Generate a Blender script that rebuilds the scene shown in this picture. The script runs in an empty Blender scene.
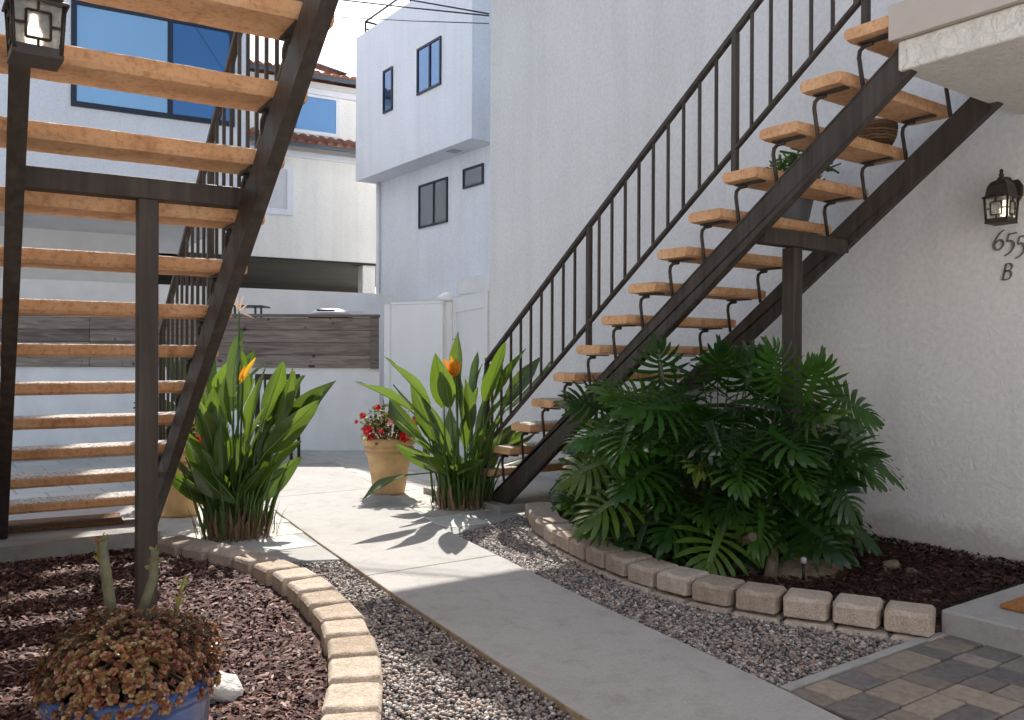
import bpy, math, random
import numpy as np
from mathutils import Vector, Matrix

sc = bpy.context.scene
COL = sc.collection
R = random.Random(7)
NR = np.random.RandomState(11)
rad = math.radians

# ------------------------------------------------------------------ helpers
class MB:
    """collects polygons of one mesh"""
    def __init__(s):
        s.v = []; s.f = []; s.sm = []
    def add(s, vs, fs, smooth=False):
        b = len(s.v)
        s.v += [tuple(map(float, p)) for p in vs]
        s.f += [tuple(i + b for i in f) for f in fs]
        s.sm += [smooth] * len(fs)
        return s
    def box(s, x0, x1, y0, y1, z0, z1):
        vs = [(x0,y0,z0),(x1,y0,z0),(x1,y1,z0),(x0,y1,z0),(x0,y0,z1),(x1,y0,z1),(x1,y1,z1),(x0,y1,z1)]
        return s.add(vs, [(0,3,2,1),(4,5,6,7),(0,1,5,4),(1,2,6,5),(2,3,7,6),(3,0,4,7)])
    def prism(s, poly, axis, a, b, smooth=False):
        """poly: 2D outline; axis 'x': (y,z) outline swept a..b along x; 'y': (x,z); 'z': (x,y)"""
        def P(u, w, t):
            return (t,u,w) if axis == 'x' else (u,t,w) if axis == 'y' else (u,w,t)
        n = len(poly)
        vs = [P(u,w,a) for u,w in poly] + [P(u,w,b) for u,w in poly]
        fs = [tuple(range(n))[::-1], tuple(range(n, 2*n))]
        fs += [(i,(i+1)%n,n+(i+1)%n,n+i) for i in range(n)]
        return s.add(vs, fs, smooth)
    def tube(s, pts, r, n=8, cap=True):
        pts = [Vector(p) for p in pts]
        rs = r if isinstance(r, (list, tuple)) else [r]*len(pts)
        up = None; vs = []
        for i, p in enumerate(pts):
            d = (pts[min(i+1,len(pts)-1)] - pts[max(i-1,0)]).normalized()
            if up is None:
                up = d.orthogonal().normalized()
            up = (up - d*up.dot(d))
            up = up.normalized() if up.length > 1e-6 else d.orthogonal().normalized()
            w = d.cross(up)
            for k in range(n):
                a = 2*math.pi*k/n
                vs.append(p + (up*math.cos(a) + w*math.sin(a))*rs[i])
        fs = []
        for i in range(len(pts)-1):
            for k in range(n):
                fs.append((i*n+k, i*n+(k+1)%n, (i+1)*n+(k+1)%n, (i+1)*n+k))
        s.add(vs, fs, True)
        if cap:
            m = len(pts)-1
            b = len(s.v) - len(vs)
            s.f += [tuple(b+k for k in range(n))[::-1], tuple(b+m*n+k for k in range(n))]
            s.sm += [False, False]
        return s
    def lathe(s, prof, c=(0,0,0), n=28, smooth=True, rot=0):
        vs = []; m = len(prof)
        for r_, z in prof:
            for k in range(n):
                a = 2*math.pi*k/n + rot
                vs.append((c[0]+r_*math.cos(a), c[1]+r_*math.sin(a), c[2]+z))
        fs = [(i*n+k, i*n+(k+1)%n, (i+1)*n+(k+1)%n, (i+1)*n+k) for i in range(m-1) for k in range(n)]
        return s.add(vs, fs, smooth)
    def build(s, name, mat, parent=None, bevel=0, bseg=2):
        me = bpy.data.meshes.new(name)
        me.from_pydata(s.v, [], s.f)
        me.polygons.foreach_set('use_smooth', s.sm)
        me.materials.append(mat)
        me.update()
        o = bpy.data.objects.new(name, me)
        COL.objects.link(o)
        if parent: o.parent = parent
        if bevel:
            m = o.modifiers.new('bevel', 'BEVEL'); m.width = bevel; m.segments = bseg
            m.limit_method = 'ANGLE'; m.angle_limit = rad(40)
        return o

def np_mesh(name, V, F, mat, parent=None, smooth=False):
    """V (n,3), F (m,k) numpy -> object"""
    me = bpy.data.meshes.new(name)
    k = F.shape[1]
    me.vertices.add(len(V)); me.vertices.foreach_set('co', np.asarray(V, np.float32).ravel())
    me.loops.add(F.size); me.loops.foreach_set('vertex_index', F.astype(np.int32).ravel())
    me.polygons.add(len(F))
    me.polygons.foreach_set('loop_start', np.arange(0, F.size, k, dtype=np.int32))
    me.polygons.foreach_set('loop_total', np.full(len(F), k, np.int32))
    me.polygons.foreach_set('use_smooth', np.full(len(F), smooth, bool))
    me.materials.append(mat); me.update(calc_edges=True); me.validate()
    o = bpy.data.objects.new(name, me); COL.objects.link(o)
    if parent: o.parent = parent
    return o

def tag(o, label=None, cat=None, group=None, kind=None):
    if label: o['label'] = label
    if cat: o['category'] = cat
    if group: o['group'] = group
    if kind: o['kind'] = kind
    return o

def thing(name, label, cat, loc=(0,0,0), rz=0, group=None):
    o = bpy.data.objects.new(name, None); COL.objects.link(o)
    o.location = loc; o.rotation_euler = (0,0,rz); o.empty_display_size = .2
    return tag(o, label, cat, group)

def dup(root, loc, rz=0, label=None, scale=None):
    r = root.copy(); COL.objects.link(r); r.location = loc; r.rotation_euler = (0,0,rz)
    if label: r['label'] = label
    if scale: r.scale = (scale,)*3
    for ch in list(root.children):
        c = ch.copy(); COL.objects.link(c); c.parent = r
        for g in list(ch.children):
            d = g.copy(); COL.objects.link(d); d.parent = c
    return r

# ------------------------------------------------------------------ materials
def new_mat(name):
    m = bpy.data.materials.new(name); m.use_nodes = True
    nt = m.node_tree
    return m, nt, nt.nodes['Principled BSDF']

def nd(nt, t, **kw):
    n = nt.nodes.new(t)
    for k, v in kw.items(): setattr(n, k, v)
    return n

def noise(nt, scale, detail=4, rough=.55, dist=0, coord='Object'):
    tc = nd(nt, 'ShaderNodeTexCoord'); n = nd(nt, 'ShaderNodeTexNoise')
    n.inputs['Scale'].default_value = scale; n.inputs['Detail'].default_value = detail
    n.inputs['Roughness'].default_value = rough; n.inputs['Distortion'].default_value = dist
    nt.links.new(tc.outputs[coord], n.inputs['Vector'])
    return n

def ramp(nt, src, stops):
    r = nd(nt, 'ShaderNodeValToRGB'); e = r.color_ramp.elements
    while len(e) < len(stops): e.new(.5)
    for el, (p, c) in zip(e, stops):
        el.position = p; el.color = (*c, 1) if len(c) == 3 else c
    nt.links.new(src, r.inputs[0])
    return r

def mixc(nt, a, b, fac=None, mode='MIX', f=.5):
    m = nd(nt, 'ShaderNodeMix', data_type='RGBA', blend_type=mode)
    m.inputs['Factor'].default_value = f
    if fac is not None: nt.links.new(fac, m.inputs['Factor'])
    for i, x in ((6, a), (7, b)):
        if isinstance(x, tuple): m.inputs[i].default_value = (*x, 1)
        else: nt.links.new(x, m.inputs[i])
    return m.outputs[2]

def bump(nt, bs, src, strength, dist=.01, prev=None):
    b = nd(nt, 'ShaderNodeBump'); b.inputs['Strength'].default_value = strength; b.inputs['Distance'].default_value = dist
    nt.links.new(src, b.inputs['Height'])
    if prev is not None: nt.links.new(prev.outputs[0], b.inputs['Normal'])
    nt.links.new(b.outputs[0], bs.inputs['Normal'])
    return b

def simple(name, c, rough=.6, metal=0, var=.12, scale=6, bs_=.0, bscale=40, spec=.5, bdist=.01):
    m, nt, b = new_mat(name)
    n = noise(nt, scale, 5)
    d = tuple(x*(1-var) for x in c); l = tuple(min(1, x*(1+var)) for x in c)
    r = ramp(nt, n.outputs[0], [(.3, d), (.7, l)])
    nt.links.new(r.outputs[0], b.inputs['Base Color'])
    b.inputs['Roughness'].default_value = rough; b.inputs['Metallic'].default_value = metal
    b.inputs['Specular IOR Level'].default_value = spec
    if bs_:
        bump(nt, b, noise(nt, bscale, 5).outputs[0], bs_, bdist)
    return m

def stucco(name, c, scale=16, strength=.8, dist=.012, stain=.10, splash=False):
    m, nt, b = new_mat(name)
    big = noise(nt, 1.1, 6, .6)
    fine = noise(nt, 34, 5, .6)
    r1 = ramp(nt, big.outputs[0], [(.28, tuple(x*(1-stain) for x in c)), (.62, c), (.8, tuple(min(1, x*(1+stain*.3)) for x in c))])
    r2 = ramp(nt, fine.outputs[0], [(.25, (.86,.86,.86)), (.6, (1,1,1))])
    # streaks that run down the wall
    tc = nd(nt, 'ShaderNodeTexCoord'); mp = nd(nt, 'ShaderNodeMapping'); mp.inputs['Scale'].default_value = (5,5,.35)
    ns = nd(nt, 'ShaderNodeTexNoise'); ns.inputs['Scale'].default_value = 1; ns.inputs['Detail'].default_value = 5
    nt.links.new(tc.outputs['Object'], mp.inputs[0]); nt.links.new(mp.outputs[0], ns.inputs['Vector'])
    r4 = ramp(nt, ns.outputs[0], [(.3, (1-stain*.9,)*3), (.55, (1,1,1))])
    col = mixc(nt, r1.outputs[0], r2.outputs[0], mode='MULTIPLY', f=1)
    col = mixc(nt, col, r4.outputs[0], mode='MULTIPLY', f=1)
    if splash:
        sx = nd(nt, 'ShaderNodeSeparateXYZ'); nt.links.new(tc.outputs['Object'], sx.inputs[0])
        ad = nd(nt, 'ShaderNodeMath', operation='ADD'); nt.links.new(sx.outputs[2], ad.inputs[0])
        ml = nd(nt, 'ShaderNodeMath', operation='MULTIPLY'); ml.inputs[1].default_value = -.35
        bn = noise(nt, 4, 6, .65); nt.links.new(bn.outputs[0], ml.inputs[0]); nt.links.new(ml.outputs[0], ad.inputs[1])
        r5 = ramp(nt, ad.outputs[0], [(.0, (.70,.66,.61)), (.10, (1,1,1))])
        col = mixc(nt, col, r5.outputs[0], mode='MULTIPLY', f=.8)
    nt.links.new(col, b.inputs['Base Color'])
    b.inputs['Roughness'].default_value = .9; b.inputs['Specular IOR Level'].default_value = .15
    # trowelled skin: flat plateaus with raised ridges
    k = noise(nt, scale, 6, .62, .7)
    r3 = ramp(nt, k.outputs[0], [(.40, (0,0,0)), (.52, (.75,.75,.75)), (.60, (1,1,1))])
    p = bump(nt, b, r3.outputs[0], strength, dist)
    bump(nt, b, fine.outputs[0], strength*.5, dist*.5, p)
    return m

def island_ramp(nt, stops, interp='LINEAR'):
    g = nd(nt, 'ShaderNodeNewGeometry')
    r = ramp(nt, g.outputs['Random Per Island'], stops)
    r.color_ramp.interpolation = interp
    return r

def island_mat(name, stops, rough=.7, nscale=60, namt=.35, spec=.4, interp='LINEAR', bmp=.3):
    m, nt, b = new_mat(name)
    r = island_ramp(nt, stops, interp)
    n = noise(nt, nscale, 4)
    r2 = ramp(nt, n.outputs[0], [(.3, (1-namt,)*3), (.7, (1,1,1))])
    nt.links.new(mixc(nt, r.outputs[0], r2.outputs[0], mode='MULTIPLY', f=1), b.inputs['Base Color'])
    b.inputs['Roughness'].default_value = rough; b.inputs['Specular IOR Level'].default_value = spec
    if bmp: bump(nt, b, n.outputs[0], bmp, .004)
    return m

def leaf_mat(name, stops, rough=.35, trans=.45, tcol=(.25,.5,.05), spec=.5, nscale=14, attr=None):
    m, nt, b = new_mat(name)
    if attr:
        at_ = nd(nt, 'ShaderNodeAttribute', attribute_name=attr); r = ramp(nt, at_.outputs['Fac'], stops)
    else:
        r = island_ramp(nt, stops)
    n = noise(nt, nscale, 4)
    r2 = ramp(nt, n.outputs[0], [(.3, (.72,.72,.72)), (.7, (1.1,1.1,1.1))])
    c = mixc(nt, r.outputs[0], r2.outputs[0], mode='MULTIPLY', f=1)
    nt.links.new(c, b.inputs['Base Color'])
    b.inputs['Roughness'].default_value = rough; b.inputs['Specular IOR Level'].default_value = spec
    t = nd(nt, 'ShaderNodeBsdfTranslucent')
    nt.links.new(mixc(nt, c, tcol, f=.65), t.inputs[0])
    mx = nd(nt, 'ShaderNodeMixShader'); mx.inputs[0].default_value = trans
    out = [x for x in nt.nodes if x.type == 'OUTPUT_MATERIAL'][0]
    nt.links.new(b.outputs[0], mx.inputs[1]); nt.links.new(t.outputs[0], mx.inputs[2]); nt.links.new(mx.outputs[0], out.inputs[0])
    return m

def tread_mat():
    m, nt, b = new_mat('terracotta_concrete')
    n1 = noise(nt, 5, 6, .6); n2 = noise(nt, 45, 4, .6)
    a = ramp(nt, n1.outputs[0], [(.28, (.60,.32,.16)), (.5, (.77,.44,.235)), (.75, (.86,.56,.34))])
    d = ramp(nt, n2.outputs[0], [(.3, (.70,.67,.64)), (.5, (1,1,1))])
    # dark drip stains across the edge
    tc = nd(nt, 'ShaderNodeTexCoord'); mp = nd(nt, 'ShaderNodeMapping'); mp.inputs['Scale'].default_value = (7,3,1.6)
    ns = nd(nt, 'ShaderNodeTexNoise'); ns.inputs['Scale'].default_value = 1.6; ns.inputs['Detail'].default_value = 6
    nt.links.new(tc.outputs['Object'], mp.inputs[0]); nt.links.new(mp.outputs[0], ns.inputs['Vector'])
    st = ramp(nt, ns.outputs[0], [(.26, (.70,.65,.60)), (.40, (1,1,1))])
    side = mixc(nt, a.outputs[0], d.outputs[0], mode='MULTIPLY', f=1)
    side = mixc(nt, side, st.outputs[0], mode='MULTIPLY', f=1)
    v = nd(nt, 'ShaderNodeTexVoronoi'); v.inputs['Scale'].default_value = 85
    nt.links.new(tc.outputs['Object'], v.inputs['Vector'])
    top = ramp(nt, v.outputs['Color'], [(.2, (.20,.17,.15)), (.5, (.42,.37,.32)), (.85, (.62,.57,.52))])
    g = nd(nt, 'ShaderNodeNewGeometry'); sx = nd(nt, 'ShaderNodeSeparateXYZ'); nt.links.new(g.outputs['Normal'], sx.inputs[0])
    up = ramp(nt, sx.outputs[2], [(.55, (0,0,0)), (.85, (1,1,1))])
    nt.links.new(mixc(nt, side, top.outputs[0], fac=up.outputs[0]), b.inputs['Base Color'])
    b.inputs['Roughness'].default_value = .85; b.inputs['Specular IOR Level'].default_value = .2
    p = bump(nt, b, n2.outputs[0], .7, .008)
    bump(nt, b, noise(nt, 160, 3).outputs[0], .5, .004, p)
    return m

def wood_mat(name, c0, c1, axis_scale=(1.2, 20, 20)):
    m, nt, b = new_mat(name)
    tc = nd(nt, 'ShaderNodeTexCoord'); mp = nd(nt, 'ShaderNodeMapping'); mp.inputs['Scale'].default_value = axis_scale
    n = nd(nt, 'ShaderNodeTexNoise'); n.inputs['Scale'].default_value = 2.2; n.inputs['Detail'].default_value = 8; n.inputs['Distortion'].default_value = .8
    nt.links.new(tc.outputs['Object'], mp.inputs[0]); nt.links.new(mp.outputs[0], n.inputs['Vector'])
    r = ramp(nt, n.outputs[0], [(.3, c0), (.7, c1)])
    g = island_ramp(nt, [(0, (.7,.66,.64)), (1, (1.15,1.12,1.1))])
    k = noise(nt, 5.5, 2); kr = ramp(nt, k.outputs[0], [(.27, (.25,.2,.18)), (.33, (1,1,1))])
    c = mixc(nt, r.outputs[0], g.outputs[0], mode='MULTIPLY', f=1)
    c = mixc(nt, c, kr.outputs[0], mode='MULTIPLY', f=1)
    nt.links.new(c, b.inputs['Base Color']); b.inputs['Roughness'].default_value = .85
    b.inputs['Specular IOR Level'].default_value = .2
    bump(nt, b, n.outputs[0], .5, .006)
    return m

def concrete_mat(name, c, stain=.14, speck=True, crack=False):
    m, nt, b = new_mat(name)
    n1 = noise(nt, 1.6, 7, .62); n2 = noise(nt, 130, 3); n3 = noise(nt, 9, 6, .65)
    a = ramp(nt, n1.outputs[0], [(.3, tuple(x*(1-stain) for x in c)), (.65, c)])
    d = ramp(nt, n2.outputs[0], [(.3, (.86,.86,.86)), (.6, (1,1,1))])
    e = ramp(nt, n3.outputs[0], [(.32, (.86,.85,.83)), (.5, (1,1,1))])
    col = mixc(nt, a.outputs[0], d.outputs[0], mode='MULTIPLY', f=1)
    col = mixc(nt, col, e.outputs[0], mode='MULTIPLY', f=1)
    if speck:
        v = nd(nt, 'ShaderNodeTexVoronoi'); v.inputs['Scale'].default_value = 3.2
        tc = nd(nt, 'ShaderNodeTexCoord'); nt.links.new(tc.outputs['Object'], v.inputs['Vector'])
        s = ramp(nt, v.outputs['Distance'], [(.018, (.35,.33,.31)), (.026, (1,1,1))])
        col = mixc(nt, col, s.outputs[0], mode='MULTIPLY', f=.8)
    nt.links.new(col, b.inputs['Base Color'])
    b.inputs['Roughness'].default_value = .88; b.inputs['Specular IOR Level'].default_value = .25
    p = bump(nt, b, n2.outputs[0], .25, .003); bump(nt, b, n3.outputs[0], .2, .01, p)
    return m

def glass_mat(name, c, rough=.03, metal=.85):
    m, nt, b = new_mat(name)
    n = noise(nt, .8, 2)
    r = ramp(nt, n.outputs[0], [(.3, tuple(x*.9 for x in c)), (.7, c)])
    nt.links.new(r.outputs[0], b.inputs['Base Color'])
    b.inputs['Roughness'].default_value = rough; b.inputs['Metallic'].default_value = metal
    return m

M = {}
M['tread'] = tread_mat()
def steel_mat():
    m, nt, b = new_mat('brown_painted_steel')
    tc = nd(nt, 'ShaderNodeTexCoord'); mp = nd(nt, 'ShaderNodeMapping'); mp.inputs['Scale'].default_value = (26,26,1.6)
    ns = nd(nt, 'ShaderNodeTexNoise'); ns.inputs['Scale'].default_value = 1; ns.inputs['Detail'].default_value = 5
    nt.links.new(tc.outputs['Object'], mp.inputs[0]); nt.links.new(mp.outputs[0], ns.inputs['Vector'])
    r = ramp(nt, ns.outputs[0], [(.3, (.040,.030,.024)), (.55, (.062,.049,.040)), (.75, (.088,.072,.060))])
    n2 = noise(nt, 7, 6, .65); r2 = ramp(nt, n2.outputs[0], [(.66, (0,0,0)), (.74, (1,1,1))])
    nt.links.new(mixc(nt, r.outputs[0], (.10,.075,.058), fac=r2.outputs[0]), b.inputs['Base Color'])
    rr_ = ramp(nt, n2.outputs[0], [(.3, (.42,)*3), (.7, (.65,)*3)]); nt.links.new(rr_.outputs[0], b.inputs['Roughness'])
    b.inputs['Specular IOR Level'].default_value = .3
    bump(nt, b, noise(nt, 90, 4).outputs[0], .12, .004)
    return m
M['steel'] = steel_mat()
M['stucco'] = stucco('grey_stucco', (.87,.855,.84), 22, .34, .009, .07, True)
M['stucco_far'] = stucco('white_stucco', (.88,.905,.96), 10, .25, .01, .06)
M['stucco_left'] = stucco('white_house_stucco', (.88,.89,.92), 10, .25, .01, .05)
M['cream'] = stucco('cream_stucco', (.97,.95,.89), 10, .2, .01, .08)
M['white'] = simple('white_paint', (.86,.86,.85), .55, 0, .05, 4, .05, 50)
M['lowwall'] = simple('white_block_wall', (.92,.905,.885), .75, 0, .07, 3, .2, 30)
M['vinyl'] = simple('white_vinyl', (.88,.87,.86), .35, 0, .03, 3)
M['path'] = concrete_mat('walk_concrete', (.46,.44,.415), .12)
M['edge'] = simple('tan_slab_edge', (.40,.31,.20), .9, 0, .3, 25, .3, 60)
M['pad'] = concrete_mat('grey_concrete', (.44,.425,.40), .22, False)
M['landing'] = stucco('landing_stucco', (.90,.86,.78), 18, .6, .012, .08)
M['fascia'] = simple('beige_fascia', (.56,.49,.43), .6, 0, .06, 5, .05, 40)
M['eave'] = simple('brown_eave', (.10,.06,.035), .7, 0, .2, 5)
M['earth'] = simple('pale_yard_ground', (.68,.66,.63), .95, 0, .3, 4, .3, 30)
M['mulchbase'] = simple('dark_mulch_soil', (.045,.022,.017), .95, 0, .4, 20, .6, 60)
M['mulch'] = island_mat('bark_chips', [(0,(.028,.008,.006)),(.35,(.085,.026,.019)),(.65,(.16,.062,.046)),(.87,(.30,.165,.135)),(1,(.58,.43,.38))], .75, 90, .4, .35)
M['mulchshade'] = island_mat('shaded_bark', [(0,(.016,.005,.004)),(.45,(.042,.014,.010)),(.8,(.080,.030,.022)),(.95,(.14,.07,.055)),(1,(.26,.17,.14))], .8, 90, .4, .3)  # darker copy of the bark chips, right bed's shade put into the colour
M['gravelbase'] = simple('gravel_bed', (.10,.09,.08), .95, 0, .4, 60, .6, 80)
M['gravel'] = island_mat('river_pebbles', [(0,(.06,.055,.06)),(.18,(.17,.15,.15)),(.36,(.30,.245,.21)),(.52,(.44,.30,.24)),(.68,(.36,.35,.35)),(.83,(.50,.42,.35)),(1,(.74,.71,.66))], .6, 120, .3, .4)
def kerb_mat():
    m, nt, b = new_mat('tan_kerb_block')
    oi = nd(nt, 'ShaderNodeObjectInfo')
    a = ramp(nt, oi.outputs['Random'], [(0, (.47,.385,.31)), (.5, (.57,.475,.39)), (1, (.65,.56,.475))])
    n1 = noise(nt, 14, 6, .65); n2 = noise(nt, 110, 3, .6)
    r1 = ramp(nt, n1.outputs[0], [(.3, (.72,.70,.66)), (.62, (1,1,1))]); r2 = ramp(nt, n2.outputs[0], [(.3, (.78,.76,.74)), (.55, (1,1,1)), (.75, (1.06,1.05,1.04))])
    c = mixc(nt, mixc(nt, a.outputs[0], r1.outputs[0], mode='MULTIPLY', f=1), r2.outputs[0], mode='MULTIPLY', f=1)
    nt.links.new(c, b.inputs['Base Color']); b.inputs['Roughness'].default_value = .95; b.inputs['Specular IOR Level'].default_value = .12
    p = bump(nt, b, n2.outputs[0], .4, .006); bump(nt, b, n1.outputs[0], .8, .02, p)
    return m
M['kerb'] = kerb_mat()
M['paver'] = island_mat('patio_pavers', [(0,(.15,.14,.145)),(.28,(.25,.215,.185)),(.5,(.32,.265,.21)),(.72,(.40,.335,.26)),(.86,(.19,.175,.18)),(1,(.35,.305,.255))], .85, 30, .35, .25, 'LINEAR', .35)
M['flag'] = island_mat('pale_flagstones', [(0,(.55,.52,.46)),(.5,(.62,.59,.53)),(1,(.67,.65,.60))], .85, 18, .15, .2, 'LINEAR', .2)
M['wood'] = wood_mat('weathered_boards', (.17,.14,.12), (.37,.315,.275), (1.3,7,12))
M['woodframe'] = wood_mat('weathered_frame', (.16,.13,.11), (.30,.255,.225), (1.3,7,12))
M['terracotta'] = simple('buff_pot', (.58,.38,.19), .8, 0, .2, 9, .2, 60)
M['soil'] = simple('potting_soil', (.03,.022,.016), .95, 0, .4, 40, .5, 60)
M['blue'] = simple('blue_glaze', (.040,.075,.20), .25, 0, .4, 9, .05, 20)
M['greypot'] = simple('grey_pot', (.12,.12,.13), .5, 0, .1, 6)
M['bop'] = leaf_mat('paradise_leaf', [(0,(.014,.036,.010)),(.35,(.030,.068,.016)),(.7,(.055,.105,.022)),(1,(.10,.155,.035))], .27, .34, (.26,.40,.035), .6, 9)
M['bopstem'] = leaf_mat('paradise_stem', [(0,(.055,.12,.025)),(1,(.12,.22,.05))], .4, .25)
M['midrib'] = simple('pale_midrib', (.16,.24,.06), .45, 0, .15, 12)
M['dry'] = island_mat('dry_sheath', [(0,(.10,.055,.03)),(.5,(.22,.135,.075)),(1,(.34,.23,.14))], .85, 40, .4)
M['phil'] = leaf_mat('philodendron_leaf', [(0,(.013,.042,.009)),(.5,(.032,.095,.016)),(.93,(.060,.145,.022)),(.98,(.12,.17,.03)),(1,(.20,.18,.03))], .25, .24, (.12,.30,.02), .5, 14, 'tone')
M['philstem'] = simple('philodendron_stem', (.06,.10,.03), .5, 0, .3, 12)
M['trunk'] = simple('brown_stem', (.11,.08,.055), .85, 0, .35, 18, .6, 50)
M['begonia'] = leaf_mat('bronze_leaf', [(0,(.020,.032,.008)),(.4,(.05,.075,.016)),(.75,(.10,.115,.03)),(1,(.16,.075,.04))], .6, .3, (.3,.28,.05))
M['red'] = leaf_mat('red_petal', [(0,(.45,.012,.015)),(1,(.75,.03,.03))], .4, .3, (.8,.02,.02))
M['pink'] = leaf_mat('pink_petal', [(0,(.75,.25,.22)),(1,(.8,.35,.3))], .4, .3, (.8,.3,.3))
M['orange'] = leaf_mat('orange_petal', [(0,(.75,.20,.01)),(1,(.85,.33,.02))], .4, .35, (.9,.35,.02))
M['yellow'] = leaf_mat('yellow_spathe', [(0,(.75,.42,.03)),(1,(.82,.50,.05))], .4, .35, (.9,.55,.03))
M['pale'] = leaf_mat('dried_petal', [(0,(.60,.42,.30)),(1,(.68,.52,.40))], .7, .3, (.7,.5,.35))
M['succ'] = leaf_mat('succulent_leaf', [(0,(.15,.042,.032)),(.3,(.27,.085,.052)),(.55,(.30,.135,.062)),(.8,(.27,.20,.068)),(.93,(.36,.31,.12)),(1,(.52,.30,.22))], .32, .15, (.4,.2,.05), .6)
M['stalk'] = simple('green_grey_stalk', (.14,.135,.075), .7, 0, .35, 22, .5, 60)
M['stalktip'] = island_mat('stalk_tip', [(0,(.16,.19,.05)),(.5,(.30,.29,.08)),(1,(.28,.08,.04))], .6, 40, .3)
M['coir'] = simple('coir', (.20,.105,.05), .98, 0, .3, 60, .9, 200)
M['coir2'] = simple('orange_coir', (.40,.17,.05), .98, 0, .25, 60, .9, 200)
M['rock'] = simple('pale_rock', (.62,.60,.56), .95, 0, .2, 12, .8, 30, .2, .03)
M['brownrock'] = simple('brown_rock', (.20,.15,.11), .95, 0, .25, 9, .7, 25, .2, .03)
M['blackmetal'] = simple('black_metal', (.02,.02,.022), .4, .2, .2, 8)
M['frame'] = simple('navy_window_frame', (.014,.018,.035), .4, 0, .2, 8)
M['vframe'] = simple('white_window_frame', (.78,.80,.84), .4, 0, .03, 4)
M['glass'] = glass_mat('sky_reflecting_glass', (.15,.28,.50))
M['glasspale'] = glass_mat('pale_blue_glass', (.33,.52,.70), .12, .45)
M['glassdeep'] = glass_mat('deep_blue_glass', (.09,.20,.38), .05, .65)
M['darkglass'] = glass_mat('dark_window_glass', (.30,.31,.34), .05, .6)
M['blind'] = simple('white_blind', (.66,.66,.66), .6, 0, .05, 8)
M['tile'] = island_mat('clay_roof_tile', [(0,(.22,.07,.04)),(.5,(.36,.14,.085)),(1,(.45,.24,.16))], .85, 20, .35)
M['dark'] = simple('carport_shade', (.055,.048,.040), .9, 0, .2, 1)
M['slate'] = simple('solar_panel', (.06,.08,.10), .3, 0, .1, 4)
M['bronze'] = simple('oil_rubbed_bronze', (.045,.034,.028), .45, .4, .3, 30)
M['wire'] = simple('wire_black', (.03,.03,.035), .6)
M['number'] = simple('dark_pewter', (.16,.155,.15), .5, .3, .15, 30)
M['chair'] = simple('dark_chair', (.035,.026,.022), .5, 0, .2, 10)
M['grey'] = simple('grey_metal', (.40,.40,.41), .4, .3, .1, 8)
M['paper'] = simple('white_board', (.95,.95,.95), .6, 0, .02, 4)
M['wicker'] = island_mat('wicker', [(0,(.10,.055,.03)),(1,(.26,.15,.08))], .8, 50, .3)
def lamp_glass():
    m, nt, b = new_mat('seeded_glass')
    n = noise(nt, 60, 4)
    r = ramp(nt, n.outputs[0], [(.3, (.42,.40,.33)), (.7, (.80,.80,.76))])
    nt.links.new(r.outputs[0], b.inputs['Base Color'])
    b.inputs['Roughness'].default_value = .25; b.inputs['Transmission Weight'].default_value = .75
    bump(nt, b, n.outputs[0], .4, .004)
    return m
M['lampglass'] = lamp_glass()
def bulb():
    m, nt, b = new_mat('lit_bulb')
    b.inputs['Base Color'].default_value = (.9,.9,.85,1)
    b.inputs['Emission Color'].default_value = (1,.9,.7,1); b.inputs['Emission Strength'].default_value = 3.0
    n = noise(nt, 20); r = ramp(nt, n.outputs[0], [(0,(.9,.9,.85)),(1,(.95,.93,.85))]); nt.links.new(r.outputs[0], b.inputs['Base Color'])
    return m
M['bulb'] = bulb()

# ------------------------------------------------------------------ camera, light, sky
EYE = Vector((0,0,1.19))
YAW, PIT, ROLL = .6252, .0022, .0042
Fv = Vector((math.sin(YAW)*math.cos(PIT), math.cos(YAW)*math.cos(PIT), -math.sin(PIT)))
Rv = Vector((math.cos(YAW), -math.sin(YAW), 0)); Uv = Rv.cross(Fv)
Rv, Uv = math.cos(ROLL)*Rv + math.sin(ROLL)*Uv, -math.sin(ROLL)*Rv + math.cos(ROLL)*Uv
cd = bpy.data.cameras.new('camera'); cam = bpy.data.objects.new('camera', cd); COL.objects.link(cam)
cd.sensor_width = 36; cd.lens = 36*861.58/1024; cd.clip_end = 1000; cd.clip_start = .05
cam.matrix_world = Matrix(((Rv.x,Uv.x,-Fv.x,EYE.x),(Rv.y,Uv.y,-Fv.y,EYE.y),(Rv.z,Uv.z,-Fv.z,EYE.z),(0,0,0,1)))
sc.camera = cam
VD = Vector((.585,.811,0)); VR = Vector((.811,-.585,0))
def vw(d, l, z=0):
    """a ground point d metres ahead of the doorway and l metres to its right"""
    return VD*d + VR*l + Vector((0,0,z))

AZ, EL = rad(26.96), rad(45.5)
sd = Vector((math.sin(AZ)*math.cos(EL), math.cos(AZ)*math.cos(EL), math.sin(EL)))
ld = bpy.data.lights.new('sun', 'SUN'); ld.energy = 7.2; ld.angle = rad(.53); ld.color = (1,.955,.885)
lo = bpy.data.objects.new('sun', ld); COL.objects.link(lo); lo.rotation_euler = sd.to_track_quat('Z','Y').to_euler(); lo.location = (0,0,20)
w = bpy.data.worlds.new('World'); sc.world = w; w.use_nodes = True
sk = w.node_tree.nodes.new('ShaderNodeTexSky'); sk.sky_type = 'NISHITA'; sk.sun_disc = False
sk.sun_elevation = EL; sk.sun_rotation = AZ; sk.air_density = 1.0; sk.dust_density = 2.0; sk.ozone_density = 1.0
bg = w.node_tree.nodes['Background']; bg.inputs[1].default_value = .25
w.node_tree.links.new(mixc(w.node_tree, sk.outputs[0], (1.0,.96,.895), mode='MULTIPLY', f=1), bg.inputs[0])
sc.view_settings.view_transform = 'Standard'; sc.view_settings.look = 'None'; sc.view_settings.exposure = 0
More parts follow.
